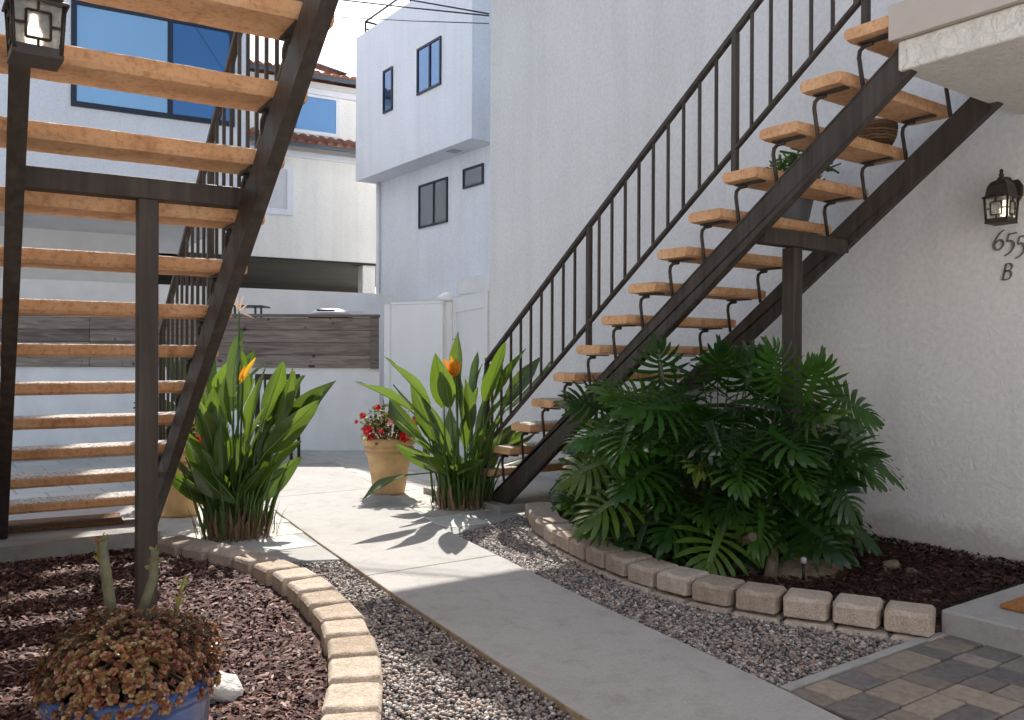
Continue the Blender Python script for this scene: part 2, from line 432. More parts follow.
sc.render.engine = 'CYCLES'
sc.cycles.max_bounces = 10; sc.cycles.diffuse_bounces = 6; sc.cycles.transparent_max_bounces = 12
sc.cycles.use_denoising = True
sc.cycles.sample_clamp_indirect = 6

# ------------------------------------------------------------------ the ground
def sheet(name, poly, z, mat, low=None):
    mb = MB()
    if low is None:
        mb.add([(x,y,z) for x,y in poly], [tuple(range(len(poly)))])
    else:
        mb.prism(poly, 'z', low, z)
    return tag(mb.build(name, mat), kind='structure')

sheet('ground', [(-300,-300),(300,-300),(300,300),(-300,300)], -.06, M['earth'])

PL = [(1.62,-.6),(1.73,1.0),(1.815,2.08),(1.875,2.668),(1.989,3.667),(2.17,5.04),(2.36,6.32),(2.78,8.9)]
PRt = [(2.12,-.6),(2.38,1.0),(2.50,1.674),(2.535,1.85),(2.606,2.303),(2.70,3.01),(2.83,3.784),(3.04,4.977),(3.12,5.32),(3.40,6.38),(4.0,8.9)]
def lerp_x(pl, y):
    for (x0,y0),(x1,y1) in zip(pl, pl[1:]):
        if y0 <= y <= y1: return x0+(x1-x0)*(y-y0)/(y1-y0)
    return pl[0][0] if y < pl[0][1] else pl[-1][0]
def cut(pl, ya, yb):
    return [(lerp_x(pl, ya), ya)] + [p for p in pl if ya < p[1] < yb] + [(lerp_x(pl, yb), yb)]
mb = MB()
for ya, yb in ((-.6,1.394),(1.402,4.146),(4.152,6.896),(6.904,8.9)):
    mb.prism(cut(PL, ya, yb) + cut(PRt, ya, yb)[::-1], 'z', -.05, .035)
walk = mb.build('walkway', M['path'], bevel=.006); tag(walk, kind='structure')
walk.data.materials.append(M['edge'])
for p in walk.data.polygons:
    if abs(p.normal.z) < .5: p.material_index = 1

patio_poly = [(-4,5.62),(1.30,5.56),(1.66,5.05),(1.74,4.80),(2.16,4.60),(2.3,5.0),(3.05,4.85),(3.82,5.17),(5.0,5.17),(9,8),(9,13),(-4,17)]
mb = MB(); mb.prism(patio_poly, 'z', -.05, .022)
tag(mb.build('patio', M['pad'], bevel=.006), kind='structure')
# pale pavers laid over the back of the court
mb = MB()
def inpoly(x, y, poly):
    c = False; n = len(poly); j = n-1
    for i in range(n):
        xi, yi = poly[i]; xj, yj = poly[j]
        if (yi > y) != (yj > y) and x < (xj-xi)*(y-yi)/(yj-yi)+xi: c = not c
        j = i
    return c
row = 0; y = 4.62
while y < 10.6:
    x = -1.5 + (row % 2)*.22
    while x < 7.2:
        cx, cy = x+.215, y+.21
        ok = all(inpoly(a, b, patio_poly) for a, b in ((x,y),(x+.42,y),(x,y+.40),(x+.42,y+.40)))
        if ok:
            xl, xr = lerp_x(PL, cy)-.01, lerp_x(PRt, cy)+.01
            a, b = x, x+.425
            if cy < 8.9:
                if a > xl-.03 and b < xr+.03: x += .44; continue
                if a < xl < b: b = xl
                elif a < xr < b: a = xr
            if b-a > .05:
                mb.box(a+.004, b-.004, y+.004, y+.405, .0, .0265+R.uniform(-.001,.001))
        x += .43
    y += .41; row += 1
tag(mb.build('flagstone_paving', M['flag'], bevel=.004, bseg=1), kind='structure')

# planting beds
KL = [(.76,1.86),(.95,2.12),(1.12,2.38),(1.30,2.71),(1.435,3.02),(1.56,3.42),(1.635,3.84),(1.655,4.16),(1.64,4.5),(1.585,4.80),(1.49,5.05),(1.38,5.32)]
KRt = [(3.90,5.06),(3.56,4.52),(3.41,4.14),(3.29,3.68),(3.22,3.30),(3.20,3.02),(3.215,2.80),(3.26,2.62),(3.33,2.45),(3.42,2.28),(3.49,2.13),(3.55,2.0),(3.595,1.90)]
sheet('mulch_bed_soil', [(.0,.9),(.70,1.2)] + KL + [(1.3,5.62),(-1.5,5.7),(-1.5,1.6),(0,1.5)], .022, M['mulchbase'], -.05)
sheet('planting_bed_soil', [(5.0,1.90)] + KRt[::-1] + [(5.0,5.3)], .060, M['mulchbase'], -.05)
gl = [(.80,1.2),(1.15,2.1),(1.40,2.80),(1.56,3.38),(1.66,3.85),(1.70,4.30),(1.71,4.78),(2.14,4.60)] + [(1.989,3.667),(1.875,2.668),(1.815,2.08),(1.73,1.0)]
sheet('left_gravel_bed', gl, -.012, M['gravelbase'])
gr = [(2.56,1.92),(3.58,1.92),(3.47,2.08),(3.33,2.32),(3.19,2.62),(3.12,2.90),(3.12,3.25),(3.20,3.66),(3.33,4.14),(3.48,4.52),(3.80,5.06),(3.82,5.2),(3.06,4.88)] + [(2.83,3.784),(2.70,3.01),(2.606,2.303)]
sheet('right_gravel_bed', gr, -.010, M['gravelbase'])

def scatter(poly, n, seed):
    rs = np.random.RandomState(seed)
    P = np.array(poly); lo_, hi = P.min(0), P.max(0)
    out = []
    x, y = poly[-1]
    while sum(map(len, out)) < n:
        q = rs.uniform(lo_, hi, (n, 2)); c = np.zeros(n, bool); j = len(P)-1
        for i in range(len(P)):
            xi, yi = P[i]; xj, yj = P[j]
            with np.errstate(divide='ignore', invalid='ignore'):
                c ^= ((yi > q[:,1]) != (yj > q[:,1])) & (q[:,0] < (xj-xi)*(q[:,1]-yi)/(yj-yi+1e-12)+xi)
            j = i
        out.append(q[c])
    return np.concatenate(out)[:n], rs

def rand_rot(rs, n, tilt=math.pi):
    a = rs.uniform(0, 2*math.pi, n); b = rs.uniform(-tilt, tilt, n); c = rs.uniform(-tilt, tilt, n)
    ca,sa,cb,sb,cc,s_ = np.cos(a),np.sin(a),np.cos(b),np.sin(b),np.cos(c),np.sin(c)
    M_ = np.empty((n,3,3))
    M_[:,0,0]=ca*cb; M_[:,0,1]=ca*sb*s_-sa*cc; M_[:,0,2]=ca*sb*cc+sa*s_
    M_[:,1,0]=sa*cb; M_[:,1,1]=sa*sb*s_+ca*cc; M_[:,1,2]=sa*sb*cc-ca*s_
    M_[:,2,0]=-sb; M_[:,2,1]=cb*s_; M_[:,2,2]=cb*cc
    return M_

def instance(T, F, pos, rot, scl):
    n = len(pos); k = len(T)
    V = np.einsum('nij,nkj->nki', rot, T[None]*scl[:,None,:]) + pos[:,None,:]
    FF = (F[None] + (np.arange(n)*k)[:,None,None]).reshape(-1, F.shape[1])
    return V.reshape(-1,3), FF

ph = (1+5**.5)/2
ICO = np.array([(-1,ph,0),(1,ph,0),(-1,-ph,0),(1,-ph,0),(0,-1,ph),(0,1,ph),(0,-1,-ph),(0,1,-ph),(ph,0,-1),(ph,0,1),(-ph,0,-1),(-ph,0,1)])/1.902
ICF = np.array([(0,11,5),(0,5,1),(0,1,7),(0,7,10),(0,10,11),(1,5,9),(5,11,4),(11,10,2),(10,7,6),(7,1,8),(3,9,4),(3,4,2),(3,2,6),(3,6,8),(3,8,9),(4,9,5),(2,4,11),(6,2,10),(8,6,7),(9,8,1)])
def pebbles(name, poly, n, z, seed, smin=.005, smax=.0122):
    q, rs = scatter(poly, n, seed)
    s = smin + (smax-smin)*rs.beta(1.6, 2.6, n)
    scl = np.stack([s*rs.uniform(.9,1.5,n), s*rs.uniform(.75,1.05,n), s*rs.uniform(.5,.85,n)], 1)
    pos = np.column_stack([q, z + rs.uniform(-.002,.016,n)])
    V, F = instance(ICO, ICF, pos, rand_rot(rs, n, .5), scl)
    return tag(np_mesh(name, V, F, M['gravel'], smooth=True), kind='stuff')
o = pebbles('gravel', gl, 17000, .0, 1); o['label'] = 'mixed pebble gravel strip between left kerb and concrete walkway'
o = pebbles('gravel', gr, 20000, .0, 2); o['label'] = 'shaded pebble gravel strip between walkway and right planting bed kerb'

CH = np.array([(-.5,-.5,0),(0,-.42,.18),(.5,-.5,.02),(.5,.5,.0),(0,.46,.14),(-.5,.5,.03)])
CHF = np.array([(0,1,4,5),(1,2,3,4)])
def chips(name, poly, n, zf, seed, k=1):
    q, rs = scatter(poly, n, seed)
    L = rs.uniform(.012,.042,n)*k; W = rs.uniform(.004,.011,n)*k
    scl = np.stack([L, W, L*.5], 1)
    pos = np.column_stack([q, zf(q) + rs.uniform(.0,.018,n)])
    V, F = instance(CH, CHF, pos, rand_rot(rs, n, .55), scl)
    return tag(np_mesh(name, V, F, M['mulch' if k > 1.3 else 'mulchshade']), kind='stuff')
ml = [(.10,1.2),(.72,1.3),(.84,1.95),(1.02,2.22),(1.18,2.60),(1.31,2.95),(1.42,3.38),(1.50,3.85),(1.53,4.30),(1.51,4.72),(1.44,5.04),(1.30,5.34),(1.2,5.55),(.05,5.6)]
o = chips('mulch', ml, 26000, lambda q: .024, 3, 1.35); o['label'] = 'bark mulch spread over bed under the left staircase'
mr = [(5.0,1.92),(3.62,1.92),(3.55,2.09),(3.46,2.26),(3.32,2.56),(3.26,2.90),(3.29,3.25),(3.37,3.66),(3.50,4.12),(3.65,4.50),(3.98,5.05),(5.0,5.1)]
o = chips('mulch', mr, 18000, lambda q: .062 + .02*np.clip((q[:,0]-3.3)/1.7, 0, 1), 4, 1.2); o['label'] = 'red bark mulch coloured dark for shade, beneath the philodendron beside stucco wall'

# paver patio, bottom right
mb = MB(); PX0, PY1 = 2.56, 1.915
mb2 = MB()
y = PY1 - .045; row = 0
while y > -.6:
    h_ = [.15,.15,.23,.15][row % 4]
    x = PX0 - R.uniform(0,.1)
    while x < 5.2:
        wd = R.choice([.11,.15,.15,.23,.23,.30])
        a = max(x, lerp_x(PRt, y-h_/2)+.015); b = x+wd
        if b - a > .03:
            if h_ > .2 and R.random() < .4:
                mb2.box(a+.003, b-.003, y-h_/2+.003, y-.003, -.05, .030+R.uniform(-.002,.002))
                mb2.box(a+.003, b-.003, y-h_+.003, y-h_/2-.003, -.05, .030+R.uniform(-.002,.002))
            else:
                mb2.box(a+.003, b-.003, y-h_+.003, y-.003, -.05, .030+R.uniform(-.002,.002))
        x += wd
    y -= h_; row += 1
tag(mb2.build('paver_patio', M['paver'], bevel=.006), kind='structure')
mb.box(lerp_x(PRt, PY1)+.01, 3.62, PY1-.04, PY1, -.05, .034)
tag(mb.build('paver_edging', M['pad'], bevel=.003), 'grey concrete edging strip between gravel and brick pavers', 'edging')

# ------------------------------------------------------------------ kerb blocks
def resample(pts, step, start=0):
    pts = [Vector((*p,0)) for p in pts]; out = []; need = start; acc = 0
    for a, b in zip(pts, pts[1:]):
        L = (b-a).length
        while need <= acc + L + 1e-9:
            t = (need-acc)/L; out.append((a.lerp(b,t), (b-a).normalized())); need += step
        acc += L
    return out
def block_mesh(L, W, z0, z1, seed, taper=.016, tin=.004):
    rr = random.Random(seed); j = lambda s=.004: rr.uniform(-s, s)
    # local x along the kerb, -y to the outside; splayed corners on the outside face
    hl, hw = L/2, W/2
    out = [(-hl+.002+tin,hw),( -hl+.004,-hw+.055),(-hl+taper+j(),-hw+j()),(hl-taper+j(),-hw+j()),(hl-.004,-hw+.055),(hl-.002-tin,hw)]
    inner = [(-hl+taper*.7,hw)] ; 
    mb = MB(); n = len(out)
    zt = [z1+j(.003) for _ in out]
    vs = [(x*1.0, y, z0) for x,y in out] + [(x, y, z1-.018) for x,y in out] + [(x*(1-.014/hl), y*(1-.012/hw), t) for (x,y),t in zip(out,zt)]
    fs = [tuple(range(n))[::-1], tuple(range(2*n,3*n))]
    for b in (0, n):
        fs += [(b+i, b+(i+1)%n, b+n+(i+1)%n, b+n+i) for i in range(n)]
    mb.add(vs, [f[::-1] for f in fs])
    return mb
ORD = ['first','second','third','fourth','fifth','sixth','seventh','eighth','ninth','tenth','eleventh','twelfth','thirteenth','fourteenth','fifteenth','sixteenth','seventeenth','eighteenth','nineteenth']
def fixn(o):
    import bmesh
    bm = bmesh.new(); bm.from_mesh(o.data); bmesh.ops.recalc_face_normals(bm, faces=bm.faces); bm.to_mesh(o.data); bm.free()
for i, (p, d) in enumerate(resample(KL, .238, .12)):
    L = .238 + R.uniform(-.006,.004)
    o = block_mesh(L, .185, -.03, .105, 100+i, .010, .022).build('kerb_block', M['kerb'], bevel=.008)
    fixn(o)
    o.location = (p.x, p.y, R.uniform(-.004,.004)); o.rotation_euler = (R.uniform(-.015,.015), R.uniform(-.015,.015), math.atan2(d.y,d.x) + R.uniform(-.03,.03))
    tag(o, 'sunlit tan kerb block round the left mulch bed, %s from the blue pot end' % ORD[i], 'kerb block', 'kerb blocks round the left mulch bed')
tot = sum((Vector(b)-Vector(a)).length for a, b in zip(KRt, KRt[1:]))
top = resample(KRt, .210, (tot-.105) % .210)
for i, (p, d) in enumerate(top):
    o = block_mesh(.209 + R.uniform(-.005,.002), .20, .040, .132, 200+i, .016, .004).build('kerb_block', M['kerb'], bevel=.007)
    fixn(o)
    o.location = (p.x, p.y, R.uniform(-.003,.003)); o.rotation_euler = (R.uniform(-.02,.02), R.uniform(-.015,.015), math.atan2(d.y,d.x) + R.uniform(-.03,.03))
    tag(o, 'tan kerb block in the right bed\'s upper course, %s counted from the doorstep' % ORD[len(top)-1-i], 'kerb block', 'upper kerb blocks round the right bed')
low = resample([(x - .016, y-.01) for x, y in KRt[1:]], .222, .02)
for i, (p, d) in enumerate(low):
    o = block_mesh(.226, .215, -.04, .028, 300+i, .003).build('kerb_block', M['kerb'], bevel=.006)
    fixn(o)
    o.location = (p.x, p.y, 0); o.rotation_euler = (0, 0, math.atan2(d.y,d.x))
    tag(o, 'half buried tan kerb block in the right bed\'s lower course, %s counted from the doorstep' % ORD[len(low)-1-i], 'kerb block', 'lower kerb blocks round the right bed')

# ------------------------------------------------------------------ staircases
def make_stairs(name, label, loc, rz, sx, zb, run, dep, W, n, s_off, y_end, drop=.42, steel_w=.05):
    """local: x from the open side towards the house (times sx), noses at y = -k*run, tops at zb + .19k"""
    rise = .19; sl = rise/run
    t = thing(name, label, 'staircase', loc, rz)
    X = lambda a, b: (min(sx*a, sx*b), max(sx*a, sx*b))
    zn = lambda y: zb + sl*(-y)
    y0 = -((drop-zb)/sl)          # where the stringer's middle meets the ground
    xs = (s_off, s_off + W - 2*s_off - .12)
    for k, xa in enumerate(xs):
        mb = MB(); a, b = X(xa, xa+steel_w)
        ya = y0 + .13
        prof = [(ya, max(0.0, zn(ya)-drop-.09)), (ya-.0, zn(ya)-drop+.085), (y_end, zn(y_end)-drop+.085), (y_end, zn(y_end)-drop-.09), (y0-.145, 0.0)]
        prof[0] = (ya, 0.0)
        mb.prism(prof, 'x', a, b)
        st = mb.build('stringer', M['steel'], t, bevel=.004); fixn(st)
        # lips of the channel
        mb = MB(); q = X(xa-.004 if k == 0 else xa+steel_w, xa if k == 0 else xa+steel_w+.004)
        for dz in (.073, -.09):
            mb.prism([(ya, zn(ya)-drop+dz), (ya, zn(ya)-drop+dz+.012), (y_end, zn(y_end)-drop+dz+.012), (y_end, zn(y_end)-drop+dz)], 'x', *q)
        o = mb.build('flange', M['steel'], st); fixn(o)
    for k in range(1, n+1):
        yn, zt = -k*run, zb + rise*k
        mb = MB()
        # rounded edges, slightly uneven
        a, b = X(0, W)
        c = .014
        pr = [(yn-dep, zt-.062+c),(yn-dep+c, zt-.062),(yn-c, zt-.062),(yn-.002, zt-.062+c),(yn, zt-c-.006),(yn-.012, zt-.003),(yn-.03, zt),(yn-dep+c, zt),(yn-dep+.004, zt-.004),(yn-dep, zt-c)]
        N = 26
        vs = []; rr = random.Random(k*17+int(W*100))
        for i in range(N+1):
            x = a + (b-a)*i/N
            sc_ = .90 if i in (0, N) else 1
            for (u, w_) in pr:
                cu, cw = yn-dep/2, zt-.031
                vs.append((x, cu+(u-cu)*(1 if sc_ == 1 else .97)+rr.uniform(-.0012,.0012), cw+(w_-cw)*sc_+rr.uniform(-.0010,.0010)))
        m_ = len(pr)
        fs = [(i*m_+j, (i+1)*m_+j, (i+1)*m_+(j+1)%m_, i*m_+(j+1)%m_) for i in range(N) for j in range(m_)]
        fs += [tuple(range(m_)), tuple(N*m_+j for j in range(m_))[::-1]]
        mb.add(vs, fs)
        o = mb.build('tread', M['tread'], t); fixn(o)
        for xa in xs:
            xc = sx*(xa+steel_w/2)
            mb = MB()
            mb.box(xc-.022, xc+.022, yn-dep+.02, yn-.045, zt-.074, zt-.0655)
            mb.tube([(xc,yn-.11,zt-.082),(xc,yn-.065,zt-.084),(xc,yn-.043,zt-.10),(xc,yn-.038,zt-.13),(xc,yn-.048,zt-.19+(.42-drop)*.6),(xc,yn-.062,zt-.275+(.42-drop))], .0105, 8)
            mb.build('bracket', M['steel'], t)
    # cross beam and post in the upper half
    return t, zn, X

def rail(t, zn, X, sx, x, ya, yb, h, posts, step, tops, low=.085):
    a, b = X(x-.018, x+.018)
    for nm, dz, hh in (('handrail', h, .038), ('lower_rail', low, .026)):
        mb = MB(); mb.prism([(ya,zn(ya)+dz-hh),(ya,zn(ya)+dz),(yb,zn(yb)+dz),(yb,zn(yb)+dz-hh)], 'x', a, b)
        fixn(mb.build(nm, M['steel'], t, bevel=.005))
    for y, zt in zip(posts, tops):
        a, b = X(x-.016, x+.016)
        MB().box(a, b, y-.016, y+.016, zt, zn(y)+h-.03).build('railing_post', M['steel'], t)
    y = ya - step*.6
    while y > yb:
        if min(abs(y-p) for p in posts) > step*.42:
            a, b = X(x-.0075, x+.0075)
            MB().box(a, b, y-.0075, y+.0075, zn(y)+low-.015, zn(y)+h-.015).build('baluster', M['steel'], t)
        y -= step

# right staircase
t, zn, X = make_stairs('staircase', 'brown steel staircase with concrete treads climbing the grey stucco wall at right', (3.77,5.99,0), 0, 1, .14, .2513, .245, 1.05, 14, .05, -3.84, .43)
rail(t, zn, X, 1, .03, -.39, -3.84, .745, [-.39,-1.605,-2.832,-3.62], .124, [.33,.14+.19*6,.14+.19*11,.14+.19*14])
MB().box(.10, .875, -2.99, -2.91, 1.825, 1.91).build('cross_beam', M['steel'], t, bevel=.004)
MB().box(.345, .425, -2.99, -2.91, 0, 1.82).build('support_post', M['steel'], t, bevel=.004)
right_stair = t
# left staircase
ang = -.0766
ax = Vector((-math.sin(ang), math.cos(ang), 0))
p0 = Vector((1.0214*1.0, 0, 0)) + ax*(6.1715+.25)
t, zn, X = make_stairs('staircase', 'near staircase seen from below at left, terracotta concrete treads between brown steel stringers', (p0.x,p0.y,0), ang, -1, .109, .284, .25, 1.11, 14, .085, -4.55, .34)
rail(t, zn, X, -1, .02, -.40, -4.4, .99, [-.40,-1.85,-3.25], .15, [.109+.19,.109+.19*6,.109+.19*11], .12)
MB().box(-.93, -.10, -2.90, -2.82, 1.805, 1.885).build('cross_beam', M['steel'], t, bevel=.004)
MB().box(-.515, -.440, -2.90, -2.825, 0, 1.805).build('support_post', M['steel'], t, bevel=.005)
left_stair = t
sheet('stair_pad', [(-1.5,5.60),(1.34,5.52),(1.42,7.0),(-1.5,7.1)], .125, M['pad'], -.05)
sheet('stair_footing', [(3.72,5.30),(5.0,5.30),(5.0,6.45),(3.72,6.45)], .075, M['pad'], -.05)

# ------------------------------------------------------------------ right apartment house
WX, WY = 5.0, 7.33
apt = thing('apartment_building', 'grey stucco apartment house along the right with eave, balcony landing and doorstep', 'building', (WX,0,0))
MB().box(0, 8, -5, WY, -.05, 5.6).build('wall', M['stucco'], apt)
rf = MB().box(-.76, 9, -5.5, 8.67, 5.6, 5.66).build('roof', M['eave'], apt)
MB().box(-.79, 9, -5.5, 8.71, 5.662, 5.74).build('fascia', M['eave'], rf)
ld_ = MB(); ld_.prism([(-1.205,-2.5),(-.002,-2.5),(-.002,2.205),(-1.205,2.205)], 'z', 2.53, 2.67)
ls = ld_.build('balcony_landing', M['landing'], apt, bevel=.012, bseg=3)
fb = MB(); fb.box(-1.235, -.003, -2.5, 2.235, 2.672, 2.84)
fb.build('fascia', M['fascia'], ls, bevel=.004)
st = MB(); st.prism([(-1.375,-.5),(-.002,-.5),(-.002,1.90),(-1.375,1.90)], 'z', -.05, .130)
st.build('doorstep', M['pad'], apt, bevel=.012, bseg=3)

fh = thing('added_facing_house', 'unseen pale stucco house added behind the viewer to bounce sunlight', 'house', (0,-4.4,0))
MB().box(-8, 4.3, -6, 0, -.05, 5.4).build('wall', M['stucco_far'], fh)  # unseen house, added so its sunlit front fills the shaded walls
MB().box(-8.4, 4.7, -6.4, .4, 5.402, 5.55).build('roof', M['eave'], fh)

# house number, one piece per character
def stroke(pts, wd, n=6):
    """a calligraphic band through pts, in (u,v)"""
    P = [Vector((a,b,0)) for a,b in pts]; Q = []
    for i in range(len(P)-1):
        a, b, c, d = P[max(i-1,0)], P[i], P[i+1], P[min(i+2,len(P)-1)]
        for k in range(n):
            s = k/n
            Q.append(.5*((2*b)+(c-a)*s+(2*a-5*b+4*c-d)*s*s+(3*b-a-3*c+d)*s**3))
    Q.append(P[-1])
    nib = Vector((math.cos(rad(35)), math.sin(rad(35)), 0))*wd/2
    L = []
    for i, q in enumerate(Q):
        d = (Q[min(i+1,len(Q)-1)] - Q[max(i-1,0)]).normalized(); nrm = Vector((-d.y,d.x,0))
        wv = max(abs(nrm.dot(nib)), wd*.17)
        L.append((q+nrm*wv, q-nrm*wv))
    return L
def char_mesh(strokes, H, parent, pos):
    mb = MB()
    for ps, wd in strokes:
        L = stroke(ps, wd); n = len(L)
        # wall faces -X: u runs along -Y
        for x in (-.010, -.002):
            b = len(mb.v)
        vs = []
        for a, c in L:
            for x in (-.012, -.001):
                vs += [(x, -a.x*H, a.y*H), (x, -c.x*H, c.y*H)]
        fs = []
        for i in range(n-1):
            k = i*4; m = k+4
            fs += [(k,k+1,m+1,m),(k+2,m+2,m+3,k+3),(k,m,m+2,k+2),(k+1,k+3,m+3,m+1)]
        fs += [(0,2,3,1), ((n-1)*4,(n-1)*4+1,(n-1)*4+3,(n-1)*4+2)]
        mb.add(vs, fs)
    o = mb.build('digit', M['number'], parent); fixn(o); o.location = pos
    return o
SIX = [([(.62,1.05),(.36,.86),(.14,.52),(.06,.24),(.16,.02),(.36,-.01),(.53,.18),(.54,.40),(.40,.52),(.22,.44),(.10,.26)], .13)]
FIVE = [([(.28,.95),(.70,.98)], .12), ([(.28,.95),(.18,.55)], .07), ([(.18,.55),(.38,.58),(.52,.42),(.50,.18),(.34,-.06),(.06,-.22)], .14)]
BEE = [([(.12,0),(.32,1.0)], .13), ([(.30,.98),(.56,.98),(.66,.80),(.54,.58),(.24,.53)], .12), ([(.24,.53),(.54,.50),(.60,.24),(.44,.02),(.12,.01)], .12), ([(.0,.005),(.2,.005)], .05)]
hn = thing('house_number', 'dark metal house number 655 B slanting across stucco below the wall lantern', 'house number', (WX,2.335,1.785))
H_ = .10
char_mesh(SIX, H_, hn, (0,0,.020)); char_mesh(FIVE, H_, hn, (0,-.058,.004)); char_mesh(FIVE, H_, hn, (0,-.114,-.016))
bb = char_mesh(BEE, .088, hn, (0,-.045,-.150)); bb.name = 'letter'

# ------------------------------------------------------------------ wall lanterns
def make_lamp(label, loc, rz):
    """local: the wall is at x = +.17, the cage hangs at the origin"""
    t = thing('wall_lantern', label, 'wall lantern', loc, rz, 'wall lanterns')
    s0, s1, zt, zb_ = .053, .060, .068, -.068    # half widths bottom, top
    MB().lathe([(.0,.218),(.007,.212),(.011,.204),(.007,.194),(.014,.185),(.010,.176),(.018,.168),(.024,.158),(.0,.156)], n=14).build('finial', M['bronze'], t)
    mb = MB()
    prof = [(.024,.092),(.034,.090),(.050,.082),(.066,.068*1.02+.0),(.080,.062),(.104,.058),(.104,.050),(.0,.050)]
    prof = [(.018,.158),(.034,.154),(.056,.143),(.072,.122),(.079,.095),(.083,.072),(.100,.064),(.100,.057),(.0,.057)]
    mb.lathe(prof, n=4, smooth=False, rot=math.pi/4)
    mb.build('lantern_cap', M['bronze'], t, bevel=.002)
    cage = MB()
    def P(u, z):   # half width at height z
        return s0 + (s1-s0)*(z-zb_)/(zt-zb_)
    for sx in (-1,1):
        for sy in (-1,1):
            cage.tube([(sx*s0,sy*s0,zb_),(sx*s1,sy*s1,.06)], .0065, 4)
    cage.box(-s0-.006, s0+.006, -s0-.006, s0+.006, zb_-.010, zb_)
    for z in (zb_+.0,):
        for (x0,x1,y0,y1) in ((-s0,s0,-s0-.004,-s0+.006),(-s0,s0,s0-.006,s0+.004),(-s0-.004,-s0+.006,-s0,s0),(s0-.006,s0+.004,-s0,s0)):
            cage.box(x0,x1,y0,y1,z,z+.016)
    # lattice of bars over each face: an upright rectangle tied to the frame
    for fx, fy in ((0,-1),(0,1),(-1,0),(1,0)):
        def Q(u, z):
            wv = P(0,z)+.001
            return (u, fy*wv, z) if fy else (fx*wv, u, z)
        r_ = .0042
        for a, b in (((-.028,.034),(.028,.034)),((-.028,-.034),(.028,-.034)),((-.028,-.034),(-.028,.034)),((.028,-.034),(.028,.034)),
                     ((0,.034),(0,.06)),((0,-.034),(0,-.056)),((-.028,0),(-.062,0)),((.028,0),(.062,0))):
            cage.tube([Q(*a), Q(*b)], r_, 4)
    cage.build('cage', M['bronze'], t)
    for fx, fy in ((0,-1),(0,1),(-1,0),(1,0)):
        g = MB(); k = .006
        pts = []
        for z, hw in ((zb_+.002, s0-k), (.057, s1-k)):
            for u in (-1, 1):
                pts.append((u*hw, fy*hw, z) if fy else (fx*hw, u*hw, z))
        g.add(pts, [(0,1,3,2)]); g.build('glass_pane', M['lampglass'], t)
    MB().lathe([(.0,-.042),(.013,-.038),(.020,-.02),(.020,.0),(.012,.022),(.009,.05),(.0,.052)], n=14).build('bulb', M['bulb'], t)
    arm = MB(); arm.tube([(.02,0,.15),(.05,0,.172),(.09,0,.175),(.13,0,.15),(.155,0,.12)], .009, 8)
    arm.build('arm', M['bronze'], t)
    bp = MB(); ov = [(.052*math.cos(a)*.85, .068*math.sin(a)) for a in [2*math.pi*i/8+math.pi/8 for i in range(8)]]
    bp.prism([(y, z+.115) for y, z in ov], 'x', .150, .1695)
    o = bp.build('backplate', M['bronze'], t, bevel=.006); fixn(o)
    return t
lampR = make_lamp('small bronze lantern on right stucco wall above the house number', (WX-.17,2.215,2.0), 0)
lampL = dup(lampR, (.305,2.55,2.035), math.pi, 'bronze lantern hanging in front of the left staircase, cut by the picture edge')

# left neighbour wall that carries the left lantern and stairs (just outside the picture)
lw = MB().box(-3.0, .135, 1.62, 5.6, -.05, 5.6).box(-3.0, -1.3, -6.0, 1.618, -.05, 5.6).build('house_wall', M['stucco'])  # second box: unseen return added to bounce sunlight onto the right wall
tag(lw, 'stucco house wall carrying the left staircase and lantern, plus an added sunlight-bouncing return', 'wall')

# ------------------------------------------------------------------ fence, gate, low walls
fr = -.625
FP = vw(10.8, -1.655)
gw = MB().box(-7.5, 0, 0, .2, -.05, 1.09).build('garden_wall', M['lowwall'], bevel=.006); gw.location = FP; gw.rotation_euler = (0,0,fr)
tag(gw, 'low white rendered wall under the weathered board fence', 'wall')
pf = thing('board_fence', 'weathered grey board fence panel mounted above the low white wall', 'fence', FP, fr)
pb = MB(); zb = 1.06
for i in range(4):
    for x0, x1 in ((-7.5,-3.62),(-3.615,-.11)):
        pb.box(x0, x1, -.045+R.uniform(-.004,.004), -.018, zb+i*.156+.002, zb+(i+1)*.156-.002)
pb.build('planks', M['wood'], pf, bevel=.004, bseg=1)
MB().box(-7.5, -.11, -.016, -.006, 1.06, 1.685).build('backing', M['eave'], pf)
MB().box(-.108, -.01, -.075, -.004, 1.05, 1.69).build('end_post', M['woodframe'], pf, bevel=.004)
MB().box(-7.5, -.0, -.085, .03, 1.692, 1.727).build('top_rail', M['woodframe'], pf, bevel=.004)
# white panel and gate
pa, pb_ = vw(10.5,-1.52), vw(10.15,-.82)
d = pb_-pa; wp = thing('vinyl_fence', 'white panelled fence between the board fence and the gate post', 'fence', pa, math.atan2(d.y,d.x))
L = d.length
MB().box(.06, L, 0, .04, 0, 1.83).build('panel', M['vinyl'], wp)
MB().box(-.02, .06, -.035, .055, 0, 1.835).build('post', M['vinyl'], wp, bevel=.004)
MB().box(.06, L, -.012, .052, 1.832, 1.86).build('top_rail', M['vinyl'], wp, bevel=.003)
MB().box(.062, L, -.008, .0, .95, .965).build('mid_rail', M['vinyl'], wp)
ga, gb = vw(10.27,-.70), vw(8.92,-.232)
d = gb-ga; L = d.length; ga_ = math.atan2(d.y,d.x)
gate = thing('garden_gate', 'white panelled vinyl gate at the end of the grey stucco wall', 'gate', ga, ga_)
MB().box(.05, L-.02, 0, .035, .06, 1.86).build('gate_panel', M['vinyl'], gate)
fm = MB()
for x0,x1,z0,z1 in ((.05,.17,.06,1.89),(L-.14,L-.02,.06,1.89),(.171,L-.141,1.72,1.89),(.171,L-.141,.06,.2),(.171,L-.141,.98,1.02)):
    fm.box(x0,x1,-.02,-.002,z0,z1)
